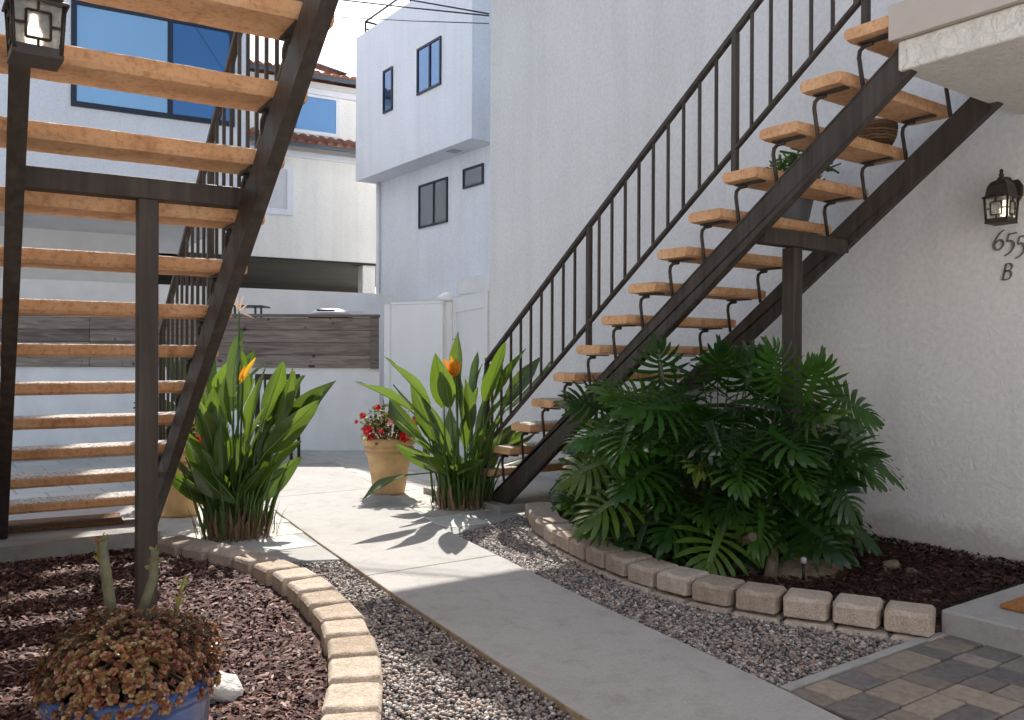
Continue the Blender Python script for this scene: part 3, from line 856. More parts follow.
fm.build('gate_frame', M['vinyl'], gate, bevel=.003)
MB().box(.19,.26,-.06,-.021,1.40,1.415).build('latch', M['grey'], gate)
gp = thing('gate_post', 'white square gate post with a moulded cap beside the gate', 'post', vw(10.30,-.77), fr)
MB().box(-.065,.065,-.065,.065,0,1.86).build('post', M['vinyl'], gp, bevel=.004)
MB().lathe([(.0,.115),(.03,.112),(.075,.09),(.125,.055),(.13,.045),(.13,.02),(.10,.0),(.0,.0)], (0,0,1.862), n=20).build('cap', M['vinyl'], gp)

# ------------------------------------------------------------------ windows
def window(parent, axis, a0, a1, z0, z1, plane, mat_frame, mat_glass, mull=None, fw=.05, sgn=-1, sill=False):
    """axis 'x': spans x a0..a1 on plane y; axis 'y': spans y a0..a1 on plane x. sgn: which way is outside"""
    f = MB(); o_ = plane + sgn*.03; i_ = plane - sgn*.0 + sgn*.001
    lo_, hi = min(o_, i_), max(o_, i_)
    def bx(mb, p0, p1, q0, q1, l=lo_, h=hi):
        if axis == 'x': mb.box(p0, p1, l, h, q0, q1)
        else: mb.box(l, h, p0, p1, q0, q1)
    bx(f, a0, a1, z1-fw, z1); bx(f, a0, a1, z0, z0+fw); bx(f, a0, a0+fw, z0+fw, z1-fw); bx(f, a1-fw, a1, z0+fw, z1-fw)
    if mull is not None: bx(f, mull-fw*.5, mull+fw*.5, z0+fw, z1-fw)
    w_ = f.build('window', mat_frame, parent)
    g = MB(); l2 = plane + sgn*.008; l3 = plane + sgn*.012
    bx(g, a0+fw, a1-fw, z0+fw, z1-fw, min(l2,l3), max(l2,l3))
    g.build('pane', mat_glass, w_)
    return w_

# ------------------------------------------------------------------ white house behind the left staircase
hr = -.113
hp = vw(11.5,-3.55)
ho = thing('white_house', 'pale house behind the left staircase with a wide blue picture window', 'house', hp, hr)
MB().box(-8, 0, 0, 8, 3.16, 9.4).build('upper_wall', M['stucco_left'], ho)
MB().box(-8, -.9, 3.4, 8, -.05, 3.158).build('lower_wall', M['white'], ho)
sl_ = MB()
for x in (-2.45,-1.5,-.9):
    sl_.lathe([(.0,3.152),(.07,3.152),(.075,3.1595)], (x,1.5 if x < -1 else 1.2,0), n=16)
sl_.build('soffit_light', M['grey'], ho)
wz = window(ho, 'x', -2.09, -.16, 4.23, 5.53, 0, M['frame'], M['glassdeep'], -.96, .065)
MB().box(-2.03, -.99, -.018, -.0135, 4.29, 5.47).build('blind_pane', M['glasspale'], wz)

# cream house further back
cp = vw(18.5,-2.92)
ch = thing('cream_house', 'cream house with clay tile eaves over an open dark carport', 'house', cp, hr)
MB().box(-11, 2, 0, 9, 3.21, 5.55).build('wall', M['cream'], ch)
MB().box(-11, 2, .35, 9, 5.55, 7.0).build('upper_wall', M['cream'], ch)
MB().box(-11, 2, -.06, -.001, 5.28, 5.42).build('cornice', M['vframe'], ch, bevel=.02)
MB().box(-11, 2, .28, .349, 6.72, 6.86).build('cornice', M['vframe'], ch, bevel=.02)
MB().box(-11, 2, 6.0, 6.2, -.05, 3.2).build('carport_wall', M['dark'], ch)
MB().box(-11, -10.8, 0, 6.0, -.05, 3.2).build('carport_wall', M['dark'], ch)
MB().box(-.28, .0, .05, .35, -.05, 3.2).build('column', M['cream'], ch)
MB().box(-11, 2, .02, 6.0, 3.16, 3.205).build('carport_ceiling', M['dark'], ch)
def tile_roof(parent, x0, x1, y0, y1, z0, z1):
    mb = MB(); x = x0; pitch = .20
    while x < x1:
        for lo_, s in ((0,1),(1,0)):
            pass
        vs = []; n = 7
        for (yy, zz) in ((y0, z0), (y1, z1)):
            for k in range(n):
                a = math.pi*k/(n-1)
                vs.append((x+.10-.098*math.cos(a), yy, zz+.075*math.sin(a)))
        mb.add(vs, [(k,k+1,n+k+1,n+k) for k in range(n-1)] + [tuple(range(n))], True)
        x += pitch
    r = mb.build('roof', M['tile'], parent)
    MB().box(x0, x1, y0+.01, y0+.09, z0-.075, z0-.003).build('gutter', M['slate'], r)
tile_roof(ch, -8, 2, -.35, .33, 5.52, 5.80)
tile_roof(ch, -8, 2, .0, 4.5, 7.06, 8.1)
window(ch, 'x', -1.83, -.72, 5.88, 6.74, .349, M['vframe'], M['glassdeep'], None, .075)
window(ch, 'x', -3.1, -1.80, 4.08, 5.12, -.001, M['vframe'], M['blind'], -2.35, .12)
window(ch, 'x', -5.9, -4.9, 4.08, 5.12, -.001, M['vframe'], M['darkglass'], None, .09)
tag_ = MB(); tag_.prism([(-1.15,7.44),(-.50,7.33),(-.48,7.35),(-1.14,7.465)], 'y', .5, .8)
fixn(tag_.build('solar_panel', M['slate'], ch))
# white yard wall with board, in front of the carport
lp = vw(14.0,-2.21)
yw = MB().box(-7, .3, 0, .2, -.05, 2.23).build('yard_wall', M['lowwall'], bevel=.006); yw.location = lp; yw.rotation_euler = (0,0,hr)
tag(yw, 'plain white yard wall beyond the board fence in front of the carport', 'wall')
sg = thing('notice_board', 'blank white rectangular notice fixed on the yard wall', 'notice', lp, hr)
MB().box(-.47, -.19, -.02, -.004, 1.93, 2.20).build('board', M['paper'], sg)
# things that stand just behind the fence
tb = thing('patio_table', 'black metal table edge showing above the board fence', 'table', vw(12.0,-3.62), fr)
MB().box(-.20,.20,-.2,.2,1.88,1.90).build('table_top', M['blackmetal'], tb)
for x in (-.18,.10,.18):
    MB().box(x-.012,x+.012,-.19,-.165,0,1.88).build('leg', M['blackmetal'], tb)
bq = thing('barbecue', 'grey barbecue lid rising just above the board fence', 'barbecue', vw(11.7,-2.46), fr)
lid = MB(); lid.lathe([(.0,.12),(.14,.115),(.22,.09),(.29,.04),(.30,.0),(.0,.0)], (0,0,1.73), n=24); lid.build('lid', M['grey'], bq)
MB().box(-.12,.12,-.32,-.30,1.80,1.825).build('handle', M['blackmetal'], bq)
MB().box(-.26,.26,-.2,.2,.0,1.725).build('cabinet', M['blackmetal'], bq)

# ------------------------------------------------------------------ tall white house at the back right
bh = thing('tall_white_house', 'tall white stucco house with an overhanging upper storey and roof railing', 'house', (7.2,0,0))
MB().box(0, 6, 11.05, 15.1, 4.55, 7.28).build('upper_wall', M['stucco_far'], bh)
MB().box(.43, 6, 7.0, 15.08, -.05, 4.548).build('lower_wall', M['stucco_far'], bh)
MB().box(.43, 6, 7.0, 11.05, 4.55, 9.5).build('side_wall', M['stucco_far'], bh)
window(bh, 'y', 11.95, 12.72, 5.60, 6.38, 0, M['frame'], M['glass'], 12.30, .034)
window(bh, 'y', 13.60, 13.95, 5.57, 6.34, 0, M['frame'], M['glass'], None, .034)
window(bh, 'y', 12.43, 13.40, 3.48, 4.245, .43, M['frame'], M['darkglass'], 12.88, .034)
window(bh, 'y', 11.35, 11.94, 3.955, 4.28, .43, M['frame'], M['darkglass'], None, .03)
sl2 = MB(); sl2.box(.12,.30,11.8,12.0,4.538,4.548); sl2.build('soffit_light', M['grey'], bh)
MB().box(.20, .428, 11.0, 13.4, 2.06, 2.20).build('ledge', M['white'], bh)
MB().box(.20, .428, 10.4, 11.75, 2.205, 2.48).build('ledge', M['lowwall'], bh)
MB().box(.38, .429, 12.4, 13.2, 1.75, 2.05).build('opening_shade', M['blackmetal'], bh)  # black box stands in for the shade inside a recess
rl = MB()
for z in (7.58,):
    rl.tube([(.12,10.8,z),(.12,14.95,z)], .02, 6)
rl.tube([(.12,14.95,7.58),(1.6,14.95,7.58)], .02, 6); rl.tube([(.12,14.95,7.44),(1.6,14.95,7.44)], .015, 6)
for y in (14.95,13.2,11.6): rl.tube([(.12,y,7.28),(.12,y,7.58)], .018, 6)
for x in (.5,.9): rl.tube([(x,14.95,7.28),(x,14.95,7.58)], .015, 6)
rl.build('roof_railing', M['blackmetal'], bh)

MB().tube([(.37,14.9,.0),(.37,14.9,4.54)], .035, 8).build('downpipe', M['white'], bh)
# overhead wires
def wire(label, a, b, sag, r=.008):
    mb = MB(); a, b = Vector(a), Vector(b)
    mb.tube([a.lerp(b, i/14) - Vector((0,0,sag*4*(i/14)*(1-i/14))) for i in range(15)], r, 5)
    tag(mb.build('overhead_wire', M['wire']), label, 'wire', 'overhead wires')
wire('upper of the two heavier overhead wires meeting the stucco corner', (5.0,7.36,4.74), (-.1,21.6,10.7), .12)
wire('lower of the two heavier overhead wires meeting the stucco corner', (5.0,7.36,4.72), (-.5,20.6,9.8), .25)
wire('thin sagging overhead wire below the two heavier wires', (5.0,7.36,4.64), (-.9,19.6,8.9), .38, .005)

# ------------------------------------------------------------------ chair beyond the left bird of paradise
c_ = vw(9.55,-2.64)
pc = thing('patio_chair', 'dark patio armchair behind the left bird of paradise plant', 'chair', c_, -.55)
for x, y, z in ((-.24,-.24,.62),(.24,-.24,.62),(-.24,.24,.66),(.24,.24,.98)):
    MB().tube([(x,y,0),(x*.96,y*.96,z)], .018, 8).build('leg', M['chair'], pc)
MB().box(-.25,.25,-.26,.25,.40,.445).build('seat', M['chair'], pc, bevel=.01)
bk = MB(); bk.box(-.25,.25,.225,.25,.93,1.0); bk.box(-.25,.25,.225,.25,.50,.55)
for i in range(7): bk.box(-.21+i*.07-.012,-.21+i*.07+.012,.23,.245,.55,.93)
bk.box(-.25,-.22,.225,.25,.4,.93); bk.box(.22,.25,.225,.25,.4,.93)
bk.build('backrest', M['chair'], pc)
for x in (-.24,.24):
    MB().tube([(x,.22,.66),(x,0,.67),(x,-.2,.655),(x,-.26,.62)], .02, 8).build('armrest', M['chair'], pc)

# ------------------------------------------------------------------ plants
def blade(V, F, base, dirn, nrm, L, W, curl, fold, seg=9, tipbend=.25, notch=None):
    """paddle leaf: two half blades folded along the midrib"""
    d = Vector(dirn).normalized(); n_ = Vector(nrm); s = d.cross(n_).normalized(); n_ = s.cross(d).normalized()
    p = Vector(base); step = L/seg; b0 = len(V)
    for i in range(seg+1):
        t = i/seg
        wv = W*(math.sin(math.pi*min(1, t*.97+.03)**.82))**.8 if t < 1 else .002
        wv = max(wv, .004)
        up = n_*(wv*fold)
        wob = n_*(.10*W*math.sin(t*9+L*30))
        V += [p - s*wv + up + wob, p - s*wv*.5 + up*.42, p, p + s*wv*.5 + up*.42, p + s*wv + up - wob]
        d = (d - n_*curl*step*(1+tipbend*t*3)).normalized(); n_ = s.cross(d).normalized()
        p = p + d*step
    for i in range(seg):
        for k in range(4):
            a = b0+i*5+k
            F.append((a, a+1, a+6, a+5))

def bird_of_paradise(label, loc, tips, extra, seed, flowers, rz=-.6252):
    t = thing('bird_of_paradise', label, 'plant', loc, rz)      # local x: right, y: away, z: up
    rr = random.Random(seed)
    V, F = [], []; stems = MB(); dry = MB()
    allt = [(l, f if f is not None else rr.uniform(-.32,.32), z, bl) for l, f, z, bl in tips]
    for _ in range(extra):
        a = rr.uniform(0, 2*math.pi); q = rr.uniform(.15,.62)
        allt.append((math.cos(a)*q*1.1, math.sin(a)*q*.9, rr.uniform(.35,1.12)-.25*max(0,q-.35), rr.uniform(.28,.46)))
    for _ in range(16):
        a = rr.uniform(0, 2*math.pi); q = rr.uniform(.2,.42)
        allt.append((math.cos(a)*q, math.sin(a)*q, rr.uniform(.28,.62), rr.uniform(.22,.34)))
    for l, f, z, bl in allt:
        base = Vector((l*.22+rr.uniform(-.10,.10), f*.22+rr.uniform(-.10,.10), .02))
        tip = Vector((l, f, z))
        chord = tip - base
        out = Vector((l, f, 0)); lean = out.length/max(z,.2)
        d_tip = (chord.normalized() + Vector((out.x, out.y, 0))*.28 - Vector((0,0,.10+.25*min(lean,1.2)))).normalized()
        b0 = tip - d_tip*bl*1.08
        c1 = base + Vector((0,0,1))*(b0.z-base.z)*.55 + (b0-base)*.12
        pts = [base*(1-s)**2 + c1*2*s*(1-s) + b0*s*s for s in [i/7 for i in range(8)]]
        stems.tube(pts, [.011-.0055*i/7 for i in range(8)], 6, False)
        d0 = (pts[-1]-pts[-2]).normalized()
        sd_ = Vector((-out.y, out.x, 0)) if out.length > .05 else Vector((1,0,0))
        sd_ = (sd_ + Vector((rr.uniform(-.9,.9), rr.uniform(-.9,.9), rr.uniform(-.3,.3)))).normalized()
        nrm = sd_.cross(d0)
        if nrm.dot(out + Vector((0,0,.3))) > 0: nrm = -nrm
        blade(V, F, b0, ((tip-b0).normalized()*.85+d0*.15), -nrm if rr.random() < .35 else nrm, bl*1.12, bl*rr.uniform(.135,.185), rr.uniform(-.1,.7), rr.uniform(.2,.7))
    # short young shoots and old brown sheaths round the foot
    for _ in range(34):
        a = rr.uniform(0, 2*math.pi); q = rr.uniform(.03,.22); h_ = rr.uniform(.22,.55)
        b = Vector((math.cos(a)*q, math.sin(a)*q, 0)); e = b + Vector((math.cos(a)*h_*.33, math.sin(a)*h_*.33, h_))
        stems.tube([b, b.lerp(e,.5)+Vector((0,0,.04)), e], [.011,.009,.004], 5, False)
    for _ in range(300):
        a = rr.uniform(0, 2*math.pi); q = rr.uniform(.06,.27); h_ = rr.uniform(.04,.22)
        b = Vector((math.cos(a)*q, math.sin(a)*q, 0)); k = rr.uniform(-.1,.4)
        e = b + Vector((math.cos(a)*h_*k, math.sin(a)*h_*k, h_))
        m_ = b.lerp(e, .55) + Vector((rr.uniform(-.015,.015), rr.uniform(-.015,.015), .01))
        wv = Vector((-math.sin(a), math.cos(a), 0))*rr.uniform(.003,.011)
        dry.add([b-wv, b+wv, m_+wv*.9, m_-wv*.9, e+wv*.15, e-wv*.15], [(0,1,2,3),(3,2,4,5)])
    lf = np_mesh('foliage', np.array([tuple(v) for v in V]), np.array(F), M['bop'], t, True)
    mid = MB()
    for q in range(0, len(V), 50):
        mid.tube([V[q+5*i+2] for i in range(10)], [.0042*(1-.08*i) for i in range(10)], 5, False)
    mid.build('midribs', M['midrib'], t)
    stems.build('stems', M['bopstem'], t); dry.build('dry_sheaths', M['dry'], t)
    for kind, l, f, z in flowers:
        stem = MB(); stem.tube([(l*.3,f*.3,0),(l*.7,f*.7,z*.6),(l,f,z-.06)], [.009,.008,.006], 6, False)
        fl = stem.build('flower', M['bopstem'], t)
        V2, F2 = [], []
        p = Vector((l,f,z-.06))
        if kind == 'orange':
            blade(V2, F2, p, (-.5,-.2,.25), (0,0,1), .13, .012, .3, .8)
            np_mesh('spathe', np.array([tuple(v) for v in V2]), np.array(F2), M['red'], fl, True)
            V2, F2 = [], []
            for dx, dz, L in ((-.55,.8,.17),(-.2,1,.16),(.1,1,.14),(-.75,.4,.15),(.35,.9,.12),(-.35,1,.13)):
                blade(V2, F2, p, (dx,-.2,dz), (0,-1,.2), L, .021, .2, .3)
            np_mesh('petals', np.array([tuple(v) for v in V2]), np.array(F2), M['orange'], fl, True)
        elif kind == 'bud':
            blade(V2, F2, p-Vector((.02,0,.05)), (.55,-.1,.83), (0,-1,.3), .20, .020, -.3, .5)
            np_mesh('spathe', np.array([tuple(v) for v in V2]), np.array(F2), M['yellow'], fl, True)
            V2, F2 = [], []
            blade(V2, F2, p-Vector((.015,.02,.03)), (.35,-.1,.9), (0,-1,.3), .10, .012, .2, .5)
            np_mesh('petals', np.array([tuple(v) for v in V2]), np.array(F2), M['orange'], fl, True)
        else:
            for dx, dz, L in ((.3,1,.11),(.7,.6,.09),(-.1,1,.12),(.8,-.3,.10),(-.3,.8,.08)):
                blade(V2, F2, p, (dx,-.2,dz), (0,-1,.2), L, .006, .6, .3)
            np_mesh('petals', np.array([tuple(v) for v in V2]), np.array(F2), M['pale'], fl, True)
    return t

tipsR = [(-.74,-.5,.99,.46),(-.54,-.48,1.15,.48),(-.47,-.62,.93,.44),(-.18,-.55,1.18,.44),(-.04,-.05,1.35,.44),(-.12,-.65,1.10,.40),
         (.34,-.45,1.24,.46),(.47,-.5,1.21,.48),(.20,.2,1.15,.40),(.74,-.05,1.10,.50),(.62,.25,1.16,.46),(.36,-.25,.92,.26),
         (-.42,-.2,.56,.26),(-.36,.1,.66,.30),(.28,-.2,.70,.26),(-.30,-.3,.85,.38),(.05,-.3,.98,.36),(-.68,.2,.80,.42),(.10,.3,1.2,.4),(.46,.3,1.02,.42)]
bopR = bird_of_paradise('bird of paradise plant with an orange flower, near the foot of the right stairs', (3.66,5.72,.03), tipsR, 30, 5, [('orange',-.06,-.12,1.08)])
tipsL = [(-.05,.05,1.35,.42),(.04,.1,1.22,.36),(-.23,-.1,1.16,.40),(-.30,.1,1.05,.40),(.31,.0,1.12,.36),(.42,-.1,1.06,.38),(.61,.05,1.0,.46),(.57,-.2,.84,.44),
         (.20,-.2,1.02,.38),(-.12,-.25,.92,.40),(.33,-.2,.50,.22),(-.24,-.3,.40,.20),(.38,.1,.60,.36),(.12,.2,1.1,.4),(.27,.2,1.05,.4),(-.15,.3,1.1,.4),(.46,.2,.95,.4),(-.33,.2,.8,.36),(.0,-.3,.75,.34)]
bopL = bird_of_paradise('bird of paradise plant with a yellow bud, beside the left kerb', (1.84,5.62,.03), tipsL, 36, 9, [('bud',.07,-.1,1.10),('dry',-.02,.1,1.52)])
bopB = dup(bopR, (2.36,8.44,.03), 1.1, 'bird of paradise clump half hidden behind the left stair railing')
# the fallen leaf on the paving in front of the flower pot
V, F = [], []
fl = MB()
p_ = vw(7.15,-.93,.16)
q_ = vw(6.95,-.62,.22)
blade(V, F, vw(6.95,-.86,.24), tuple(vw(-.35,-.42,-.18)), (0,0,1), .42, .075, .25, .5)
fl_t = np_mesh('fallen_leaf', np.array([tuple(v) for v in V]), np.array(F), M['bop'], None, True)
tag(fl_t, 'single green leaf drooping onto the sunlit paving beside the flower pot', 'leaf')
stm = MB(); stm.tube([vw(6.85,-.26,.34), vw(6.9,-.55,.28), vw(6.95,-.87,.24)], .006, 6); stm.build('stalk', M['bopstem'], fl_t)

# philodendron
def phil_leaf():
    V, F = [], []
    def strip(p0, ang, L, w0, droop, side):
        b = len(V); d = np.array([math.sin(ang)*side, math.cos(ang)])
        nrm = np.array([-d[1], d[0]])
        bend = .35*side
        for s, wk in ((0,.62),(.3,.95),(.62,1.0),(.86,.62),(1.0,.04)):
            a2 = ang - .30*s
            dd = np.array([math.sin(a2)*side, math.cos(a2)])
            nn = np.array([-dd[1], dd[0]])
            c = np.array(p0) + dd*L*s
            z = -droop*s*s*L + .02*s
            for q, lift in ((-1,0),(1,.0)):
                xy = c + nn*w0*wk*q
                V.append((xy[0], xy[1], z+.012*(q*side)))
        for i in range(4):
            a = b+i*2
            F.append((a, a+1, a+3, a+2))
    # midrib body
    b = len(V); ys = [0,.15,.3,.45,.6,.72]
    for y in ys:
        wv = .062*(1-y*.8)
        V.extend([(-wv,y,-.10*y*y+.012),(0,y,-.10*y*y),(wv,y,-.10*y*y+.012)])
    for i in range(len(ys)-1):
        for k in range(2):
            a = b+i*3+k; F.append((a,a+1,a+4,a+3))
    n = 9
    for side in (-1,1):
        for i in range(n):
            t = i/(n-1)
            y = .0+.68*t
            ang = rad(146 - 122*t**.9)
            L = (.40 + .20*math.sin(math.pi*min(1,t+.12)))*(1-.16*t) + .03*math.sin(i*2.7+side)
            b0 = len(V)
            strip((.02*side,y), ang, L, .044*(1-.1*t), .20, side)
            for j in range(b0, len(V)):
                x_, y_, z_ = V[j]; V[j] = (x_, y_, z_-.10*y*y)
    b0 = len(V)
    strip((0,.64), 0, .40, .046, .3, 1)
    for j in range(b0, len(V)):
        x_, y_, z_ = V[j]; V[j] = (x_, y_, z_-.08)
    return np.array(V), np.array(F)
PV, PF = phil_leaf()
PHX = 3.98
pt = thing('philodendron', 'large dark green philodendron shrub spilling over the mulch beneath the right stairs', 'shrub', (PHX-.05,3.40,.06))
pos, rots, scl = [], [], []
pst = MB()
rr = random.Random(21)
cnt = 0; tries = 0
pts_used = []
while cnt < 135 and tries < 9000:
    tries += 1
    u = rr.uniform(-.22,1); a = rr.uniform(0, 2*math.pi)
    h_ = math.sqrt(max(0, 1-u*u)); dr = Vector((math.cos(a)*h_, math.sin(a)*h_, u))
    k = rr.uniform(.62,1.0)
    lump = 1 + .13*math.sin(dr.x*5+1)*math.cos(dr.y*6) + .06*math.sin(9*dr.z+dr.y*7)
    sq = lambda v: math.copysign(abs(v)**.82, v)
    q_ = VR*(sq(dr.x)*.70) + VD*(sq(dr.y)*.58)
    p = Vector((q_.x, q_.y, .44+sq(dr.z)*.58))*k*lump
    dr = Vector(((VR*dr.x + VD*dr.y).x, (VR*dr.x + VD*dr.y).y, dr.z))
    p.z = max(p.z, .14)
    if p.dot(VR) > .60 and p.z < .42: continue
    if PHX-.05+p.x > 4.88: continue
    mn = .17 if k > .8 else .13
    if any((p-q).length < mn for q in pts_used): continue
    if k < .8 and rr.random() < .45: continue
    pts_used.append(p)
    L = rr.uniform(.27,.43)
    out = Vector((dr.x, dr.y*.9, 0)).normalized() if h_ > .05 else Vector((1,0,0))
    out = (out + Vector((rr.uniform(-.6,.6), rr.uniform(-.6,.6), 0))).normalized()
    pitch = -.75 + .85*max(0, dr.z) + rr.uniform(-.35,.35)
    yv = (out*math.cos(pitch) + Vector((0,0,1))*math.sin(pitch)).normalized()
    zv = (dr*.8 + Vector((-.30,-.42,.55)) + Vector((rr.uniform(-.35,.35),rr.uniform(-.35,.35),0)))
    xv = yv.cross(zv).normalized(); zv = xv.cross(yv).normalized()
    pos.append(p); rots.append(np.array([[xv.x,yv.x,zv.x],[xv.y,yv.y,zv.y],[xv.z,yv.z,zv.z]])); scl.append((L*1.12,L,L*rr.uniform(.7,1.3)))
    root = Vector((p.x*.22, p.y*.35, .06+.18*rr.random()))
    mid = root.lerp(p, .55) + Vector((0,0,.16))
    pst.tube([root, root.lerp(mid,.6)+Vector((0,0,.03)), mid.lerp(p,.4)+Vector((0,0,.03)), p], [.007,.006,.005,.004], 5, False)
    cnt += 1
# a few tall leaves standing above the mass
for (l, d_, z, tl, td, tz, L) in ((-.30,.10,.98,-.1,-.1,1,.30),(-.60,.15,.82,-1,-.2,.25,.34),(-.48,-.10,.88,-.5,-.6,.15,.33),(.18,.0,.98,.2,-.1,.9,.26),(.30,.15,1.0,-.25,.1,.9,.26),(.42,-.1,.90,.3,-.3,.7,.28),(-.60,.25,.52,-1,.1,.05,.30),(-.66,.2,.30,-1,-.2,-.15,.30),(-.60,-.1,.22,-.7,-.5,-.2,.28),(.0,-.05,1.0,.0,-.4,.7,.28),(.34,-.42,.80,.2,-.6,.15,.34),(.20,-.45,.66,-.1,-.7,-.1,.34),(.50,-.36,.66,.5,-.6,-.05,.34),(.40,-.36,.90,.15,-.4,.6,.32),(.28,-.30,.98,-.2,-.3,.7,.30),(-.15,-.48,.62,-.3,-.7,-.1,.36)):
    p = VR*l + VD*d_ + Vector((0,0,z)); yv = (VR*tl + VD*td + Vector((0,0,tz))).normalized(); zv = Vector((-.5,-.7,.45)); xv = yv.cross(zv).normalized(); zv = xv.cross(yv).normalized()
    pos.append(p); rots.append(np.array([[xv.x,yv.x,zv.x],[xv.y,yv.y,zv.y],[xv.z,yv.z,zv.z]])); scl.append((L*1.1,L,L))
    pst.tube([Vector((p.x*.3,p.y*.4,.15)), Vector((p.x*.8,p.y*.85,z*.6)), p], [.008,.006,.004], 5, False)
V, F = instance(PV, PF, np.array([tuple(p) for p in pos]), np.array(rots), np.array(scl))
fo = np_mesh('foliage', V, F, M['phil'], pt, True)
ta = fo.data.attributes.new('tone', 'FLOAT', 'POINT')
ta.data.foreach_set('value', np.repeat(np.random.RandomState(5).uniform(0,1,len(pos))**1.1, len(PV)).astype(np.float32))
pst.build('leaf_stalks', M['philstem'], pt)
for a, b, c in (((0,0,0),(-.15,-.25,.10),(-.35,-.55,.22)),((0,0,0),(.15,-.35,.14),(.22,-.7,.25)),((.0,.1,0),(-.2,.4,.14),(-.3,.8,.3)),((.05,0,0),(.1,.1,.3),(.05,.15,.6)),((-.3,-.62,.0),(-.12,-.5,.10),(.05,-.3,.24))):
    MB().tube([a,b,c], [.035,.032,.024], 8).build('trunk', M['trunk'], pt)

# potted begonias
def potted(label, loc, rz):
    t = thing('potted_plant', label, 'potted plant', loc, rz, 'buff pots of red flowers')
    H = .44
    MB().lathe([(.0,.0),(.118,.0),(.122,.02),(.165,.30),(.168,.305),(.180,.312),(.183,.328),(.172,.336),(.174,.342),(.188,.350),(.190,.366),(.178,.374),(.179,.380),(.197,.390),(.201,.425),(.198,.442),(.180,.442),(.168,.40),(.0,.40)], n=40).build('pot', M['terracotta'], t)
    rr = random.Random(4)
    n = 620
    T = np.array([(0,0,0),(.45,.35,.08),(.5,.8,.05),(0,1,-.05),(-.5,.8,.05),(-.45,.35,.08)]); TF = np.array([(0,1,2,3),(0,3,4,5)])
    ps, sc_ = [], []
    for _ in range(n):
        u = rr.uniform(-.05,1); a = rr.uniform(0,6.283); h_ = math.sqrt(max(0,1-u*u)); k = rr.uniform(.45,1)**.6*(1+.18*math.sin(a*3+u*5))
        ps.append((math.cos(a)*h_*k*.225, math.sin(a)*h_*k*.225, .43+u*k*.26)); s = rr.uniform(.018,.042); sc_.append((s*.9,s,s))
    rs = np.random.RandomState(8)
    V, F = instance(T, TF, np.array(ps), rand_rot(rs, n, 1.1), np.array(sc_))
    np_mesh('foliage', V, F, M['begonia'], t)
    st_ = MB()
    for _ in range(26):
        a = rr.uniform(0,6.283); q = rr.uniform(.05,.18)
        st_.tube([(math.cos(a)*q*.4,math.sin(a)*q*.4,.40),(math.cos(a)*q,math.sin(a)*q,.43+rr.uniform(.08,.2))], .004, 5, False)
    st_.tube([(-.03,0,.4),(-.035,0,.60),(-.045,.0,.74)], [.005,.004,.003], 5); st_.build('stems', M['trunk'], t)
    for (x,y,z,s,m) in ((-.155,-.10,.60,.022,'red'),(-.20,-.08,.555,.014,'red'),(-.115,-.16,.505,.038,'red'),(-.085,-.18,.465,.026,'red'),(.125,-.15,.465,.042,'red'),(.055,-.06,.665,.032,'red'),(.03,-.17,.56,.022,'pink'),(.15,.1,.55,.028,'red'),(.11,-.14,.60,.026,'red'),(-.03,-.19,.50,.022,'red'),(-.06,-.10,.655,.022,'red')):
        mb = MB()
        for _ in range(14):
            a, b = rr.uniform(0,6.28), rr.uniform(-1,1)
            d = Vector((math.cos(a)*math.cos(b), math.sin(a)*math.cos(b), math.sin(b))); u = d.orthogonal().normalized()*s*.55; v = d.cross(u).normalized()*s*.55
            c = Vector((x,y,z))+d*s*.75
            mb.add([c-u-v*.6, c+u-v*.6, c+u*1.1+v+d*s*.2, c-u*1.1+v+d*s*.2], [(0,1,2,3)])
        fo = mb.build('flower', M[m], t); fo.location = (x*.18, y*.22, (z-.45)*.15)
    return t
pR = potted('buff pot of red flowers standing on open sunlit paving beside the walkway', (3.47,6.60,.03), -.6252)
pR.scale = (1.12,1.12,1.08)
pL = dup(pR, (1.72,6.56,.03), .9, 'buff pot of red flowers tucked behind the left bird of paradise')

# blue pot with succulents, lower left
bpot = thing('potted_succulent', 'glazed blue pot overflowing with small bronze succulent leaves, lower left', 'potted plant', (.465,2.20,-.015), -.2); bpot.scale = (1.02,1.02,1.02)
MB().lathe([(.0,.0),(.125,.0),(.14,.03),(.172,.25),(.180,.38),(.184,.395),(.190,.40),(.192,.425),(.186,.435),(.172,.435),(.168,.40),(.0,.40)], n=48).build('pot', M['blue'], bpot)
rr = random.Random(33)
SV, SF = [], []
SL = [(-.0,0,0),(.42,.35,.06),(.5,.75,.10),(.22,1.0,.12),(-.22,1.0,.12),(-.5,.75,.10),(-.42,.35,.06)]
def rosette(c, ax_, s, n):
    z = ax_.normalized(); x = z.orthogonal().normalized(); y = z.cross(x); a0 = rr.uniform(0,6)
    for i in range(n):
        a = a0+i*2.4; el = .15+.9*i/n
        d = (x*math.cos(a)+y*math.sin(a)); yv = d*math.cos(el)+z*math.sin(el); zv = z*math.cos(el)-d*math.sin(el); xv = yv.cross(zv)
        k = s*(1-.35*i/n); b = len(SV)
        for (u,v,w_) in SL:
            SV.append(c + xv*u*k*.85 + yv*v*k + zv*w_*k)
        SF.append((b,b+1,b+2,b+3)); SF.append((b,b+3,b+4,b+5)); SF.append((b,b+5,b+6,b+6))
stem = MB()
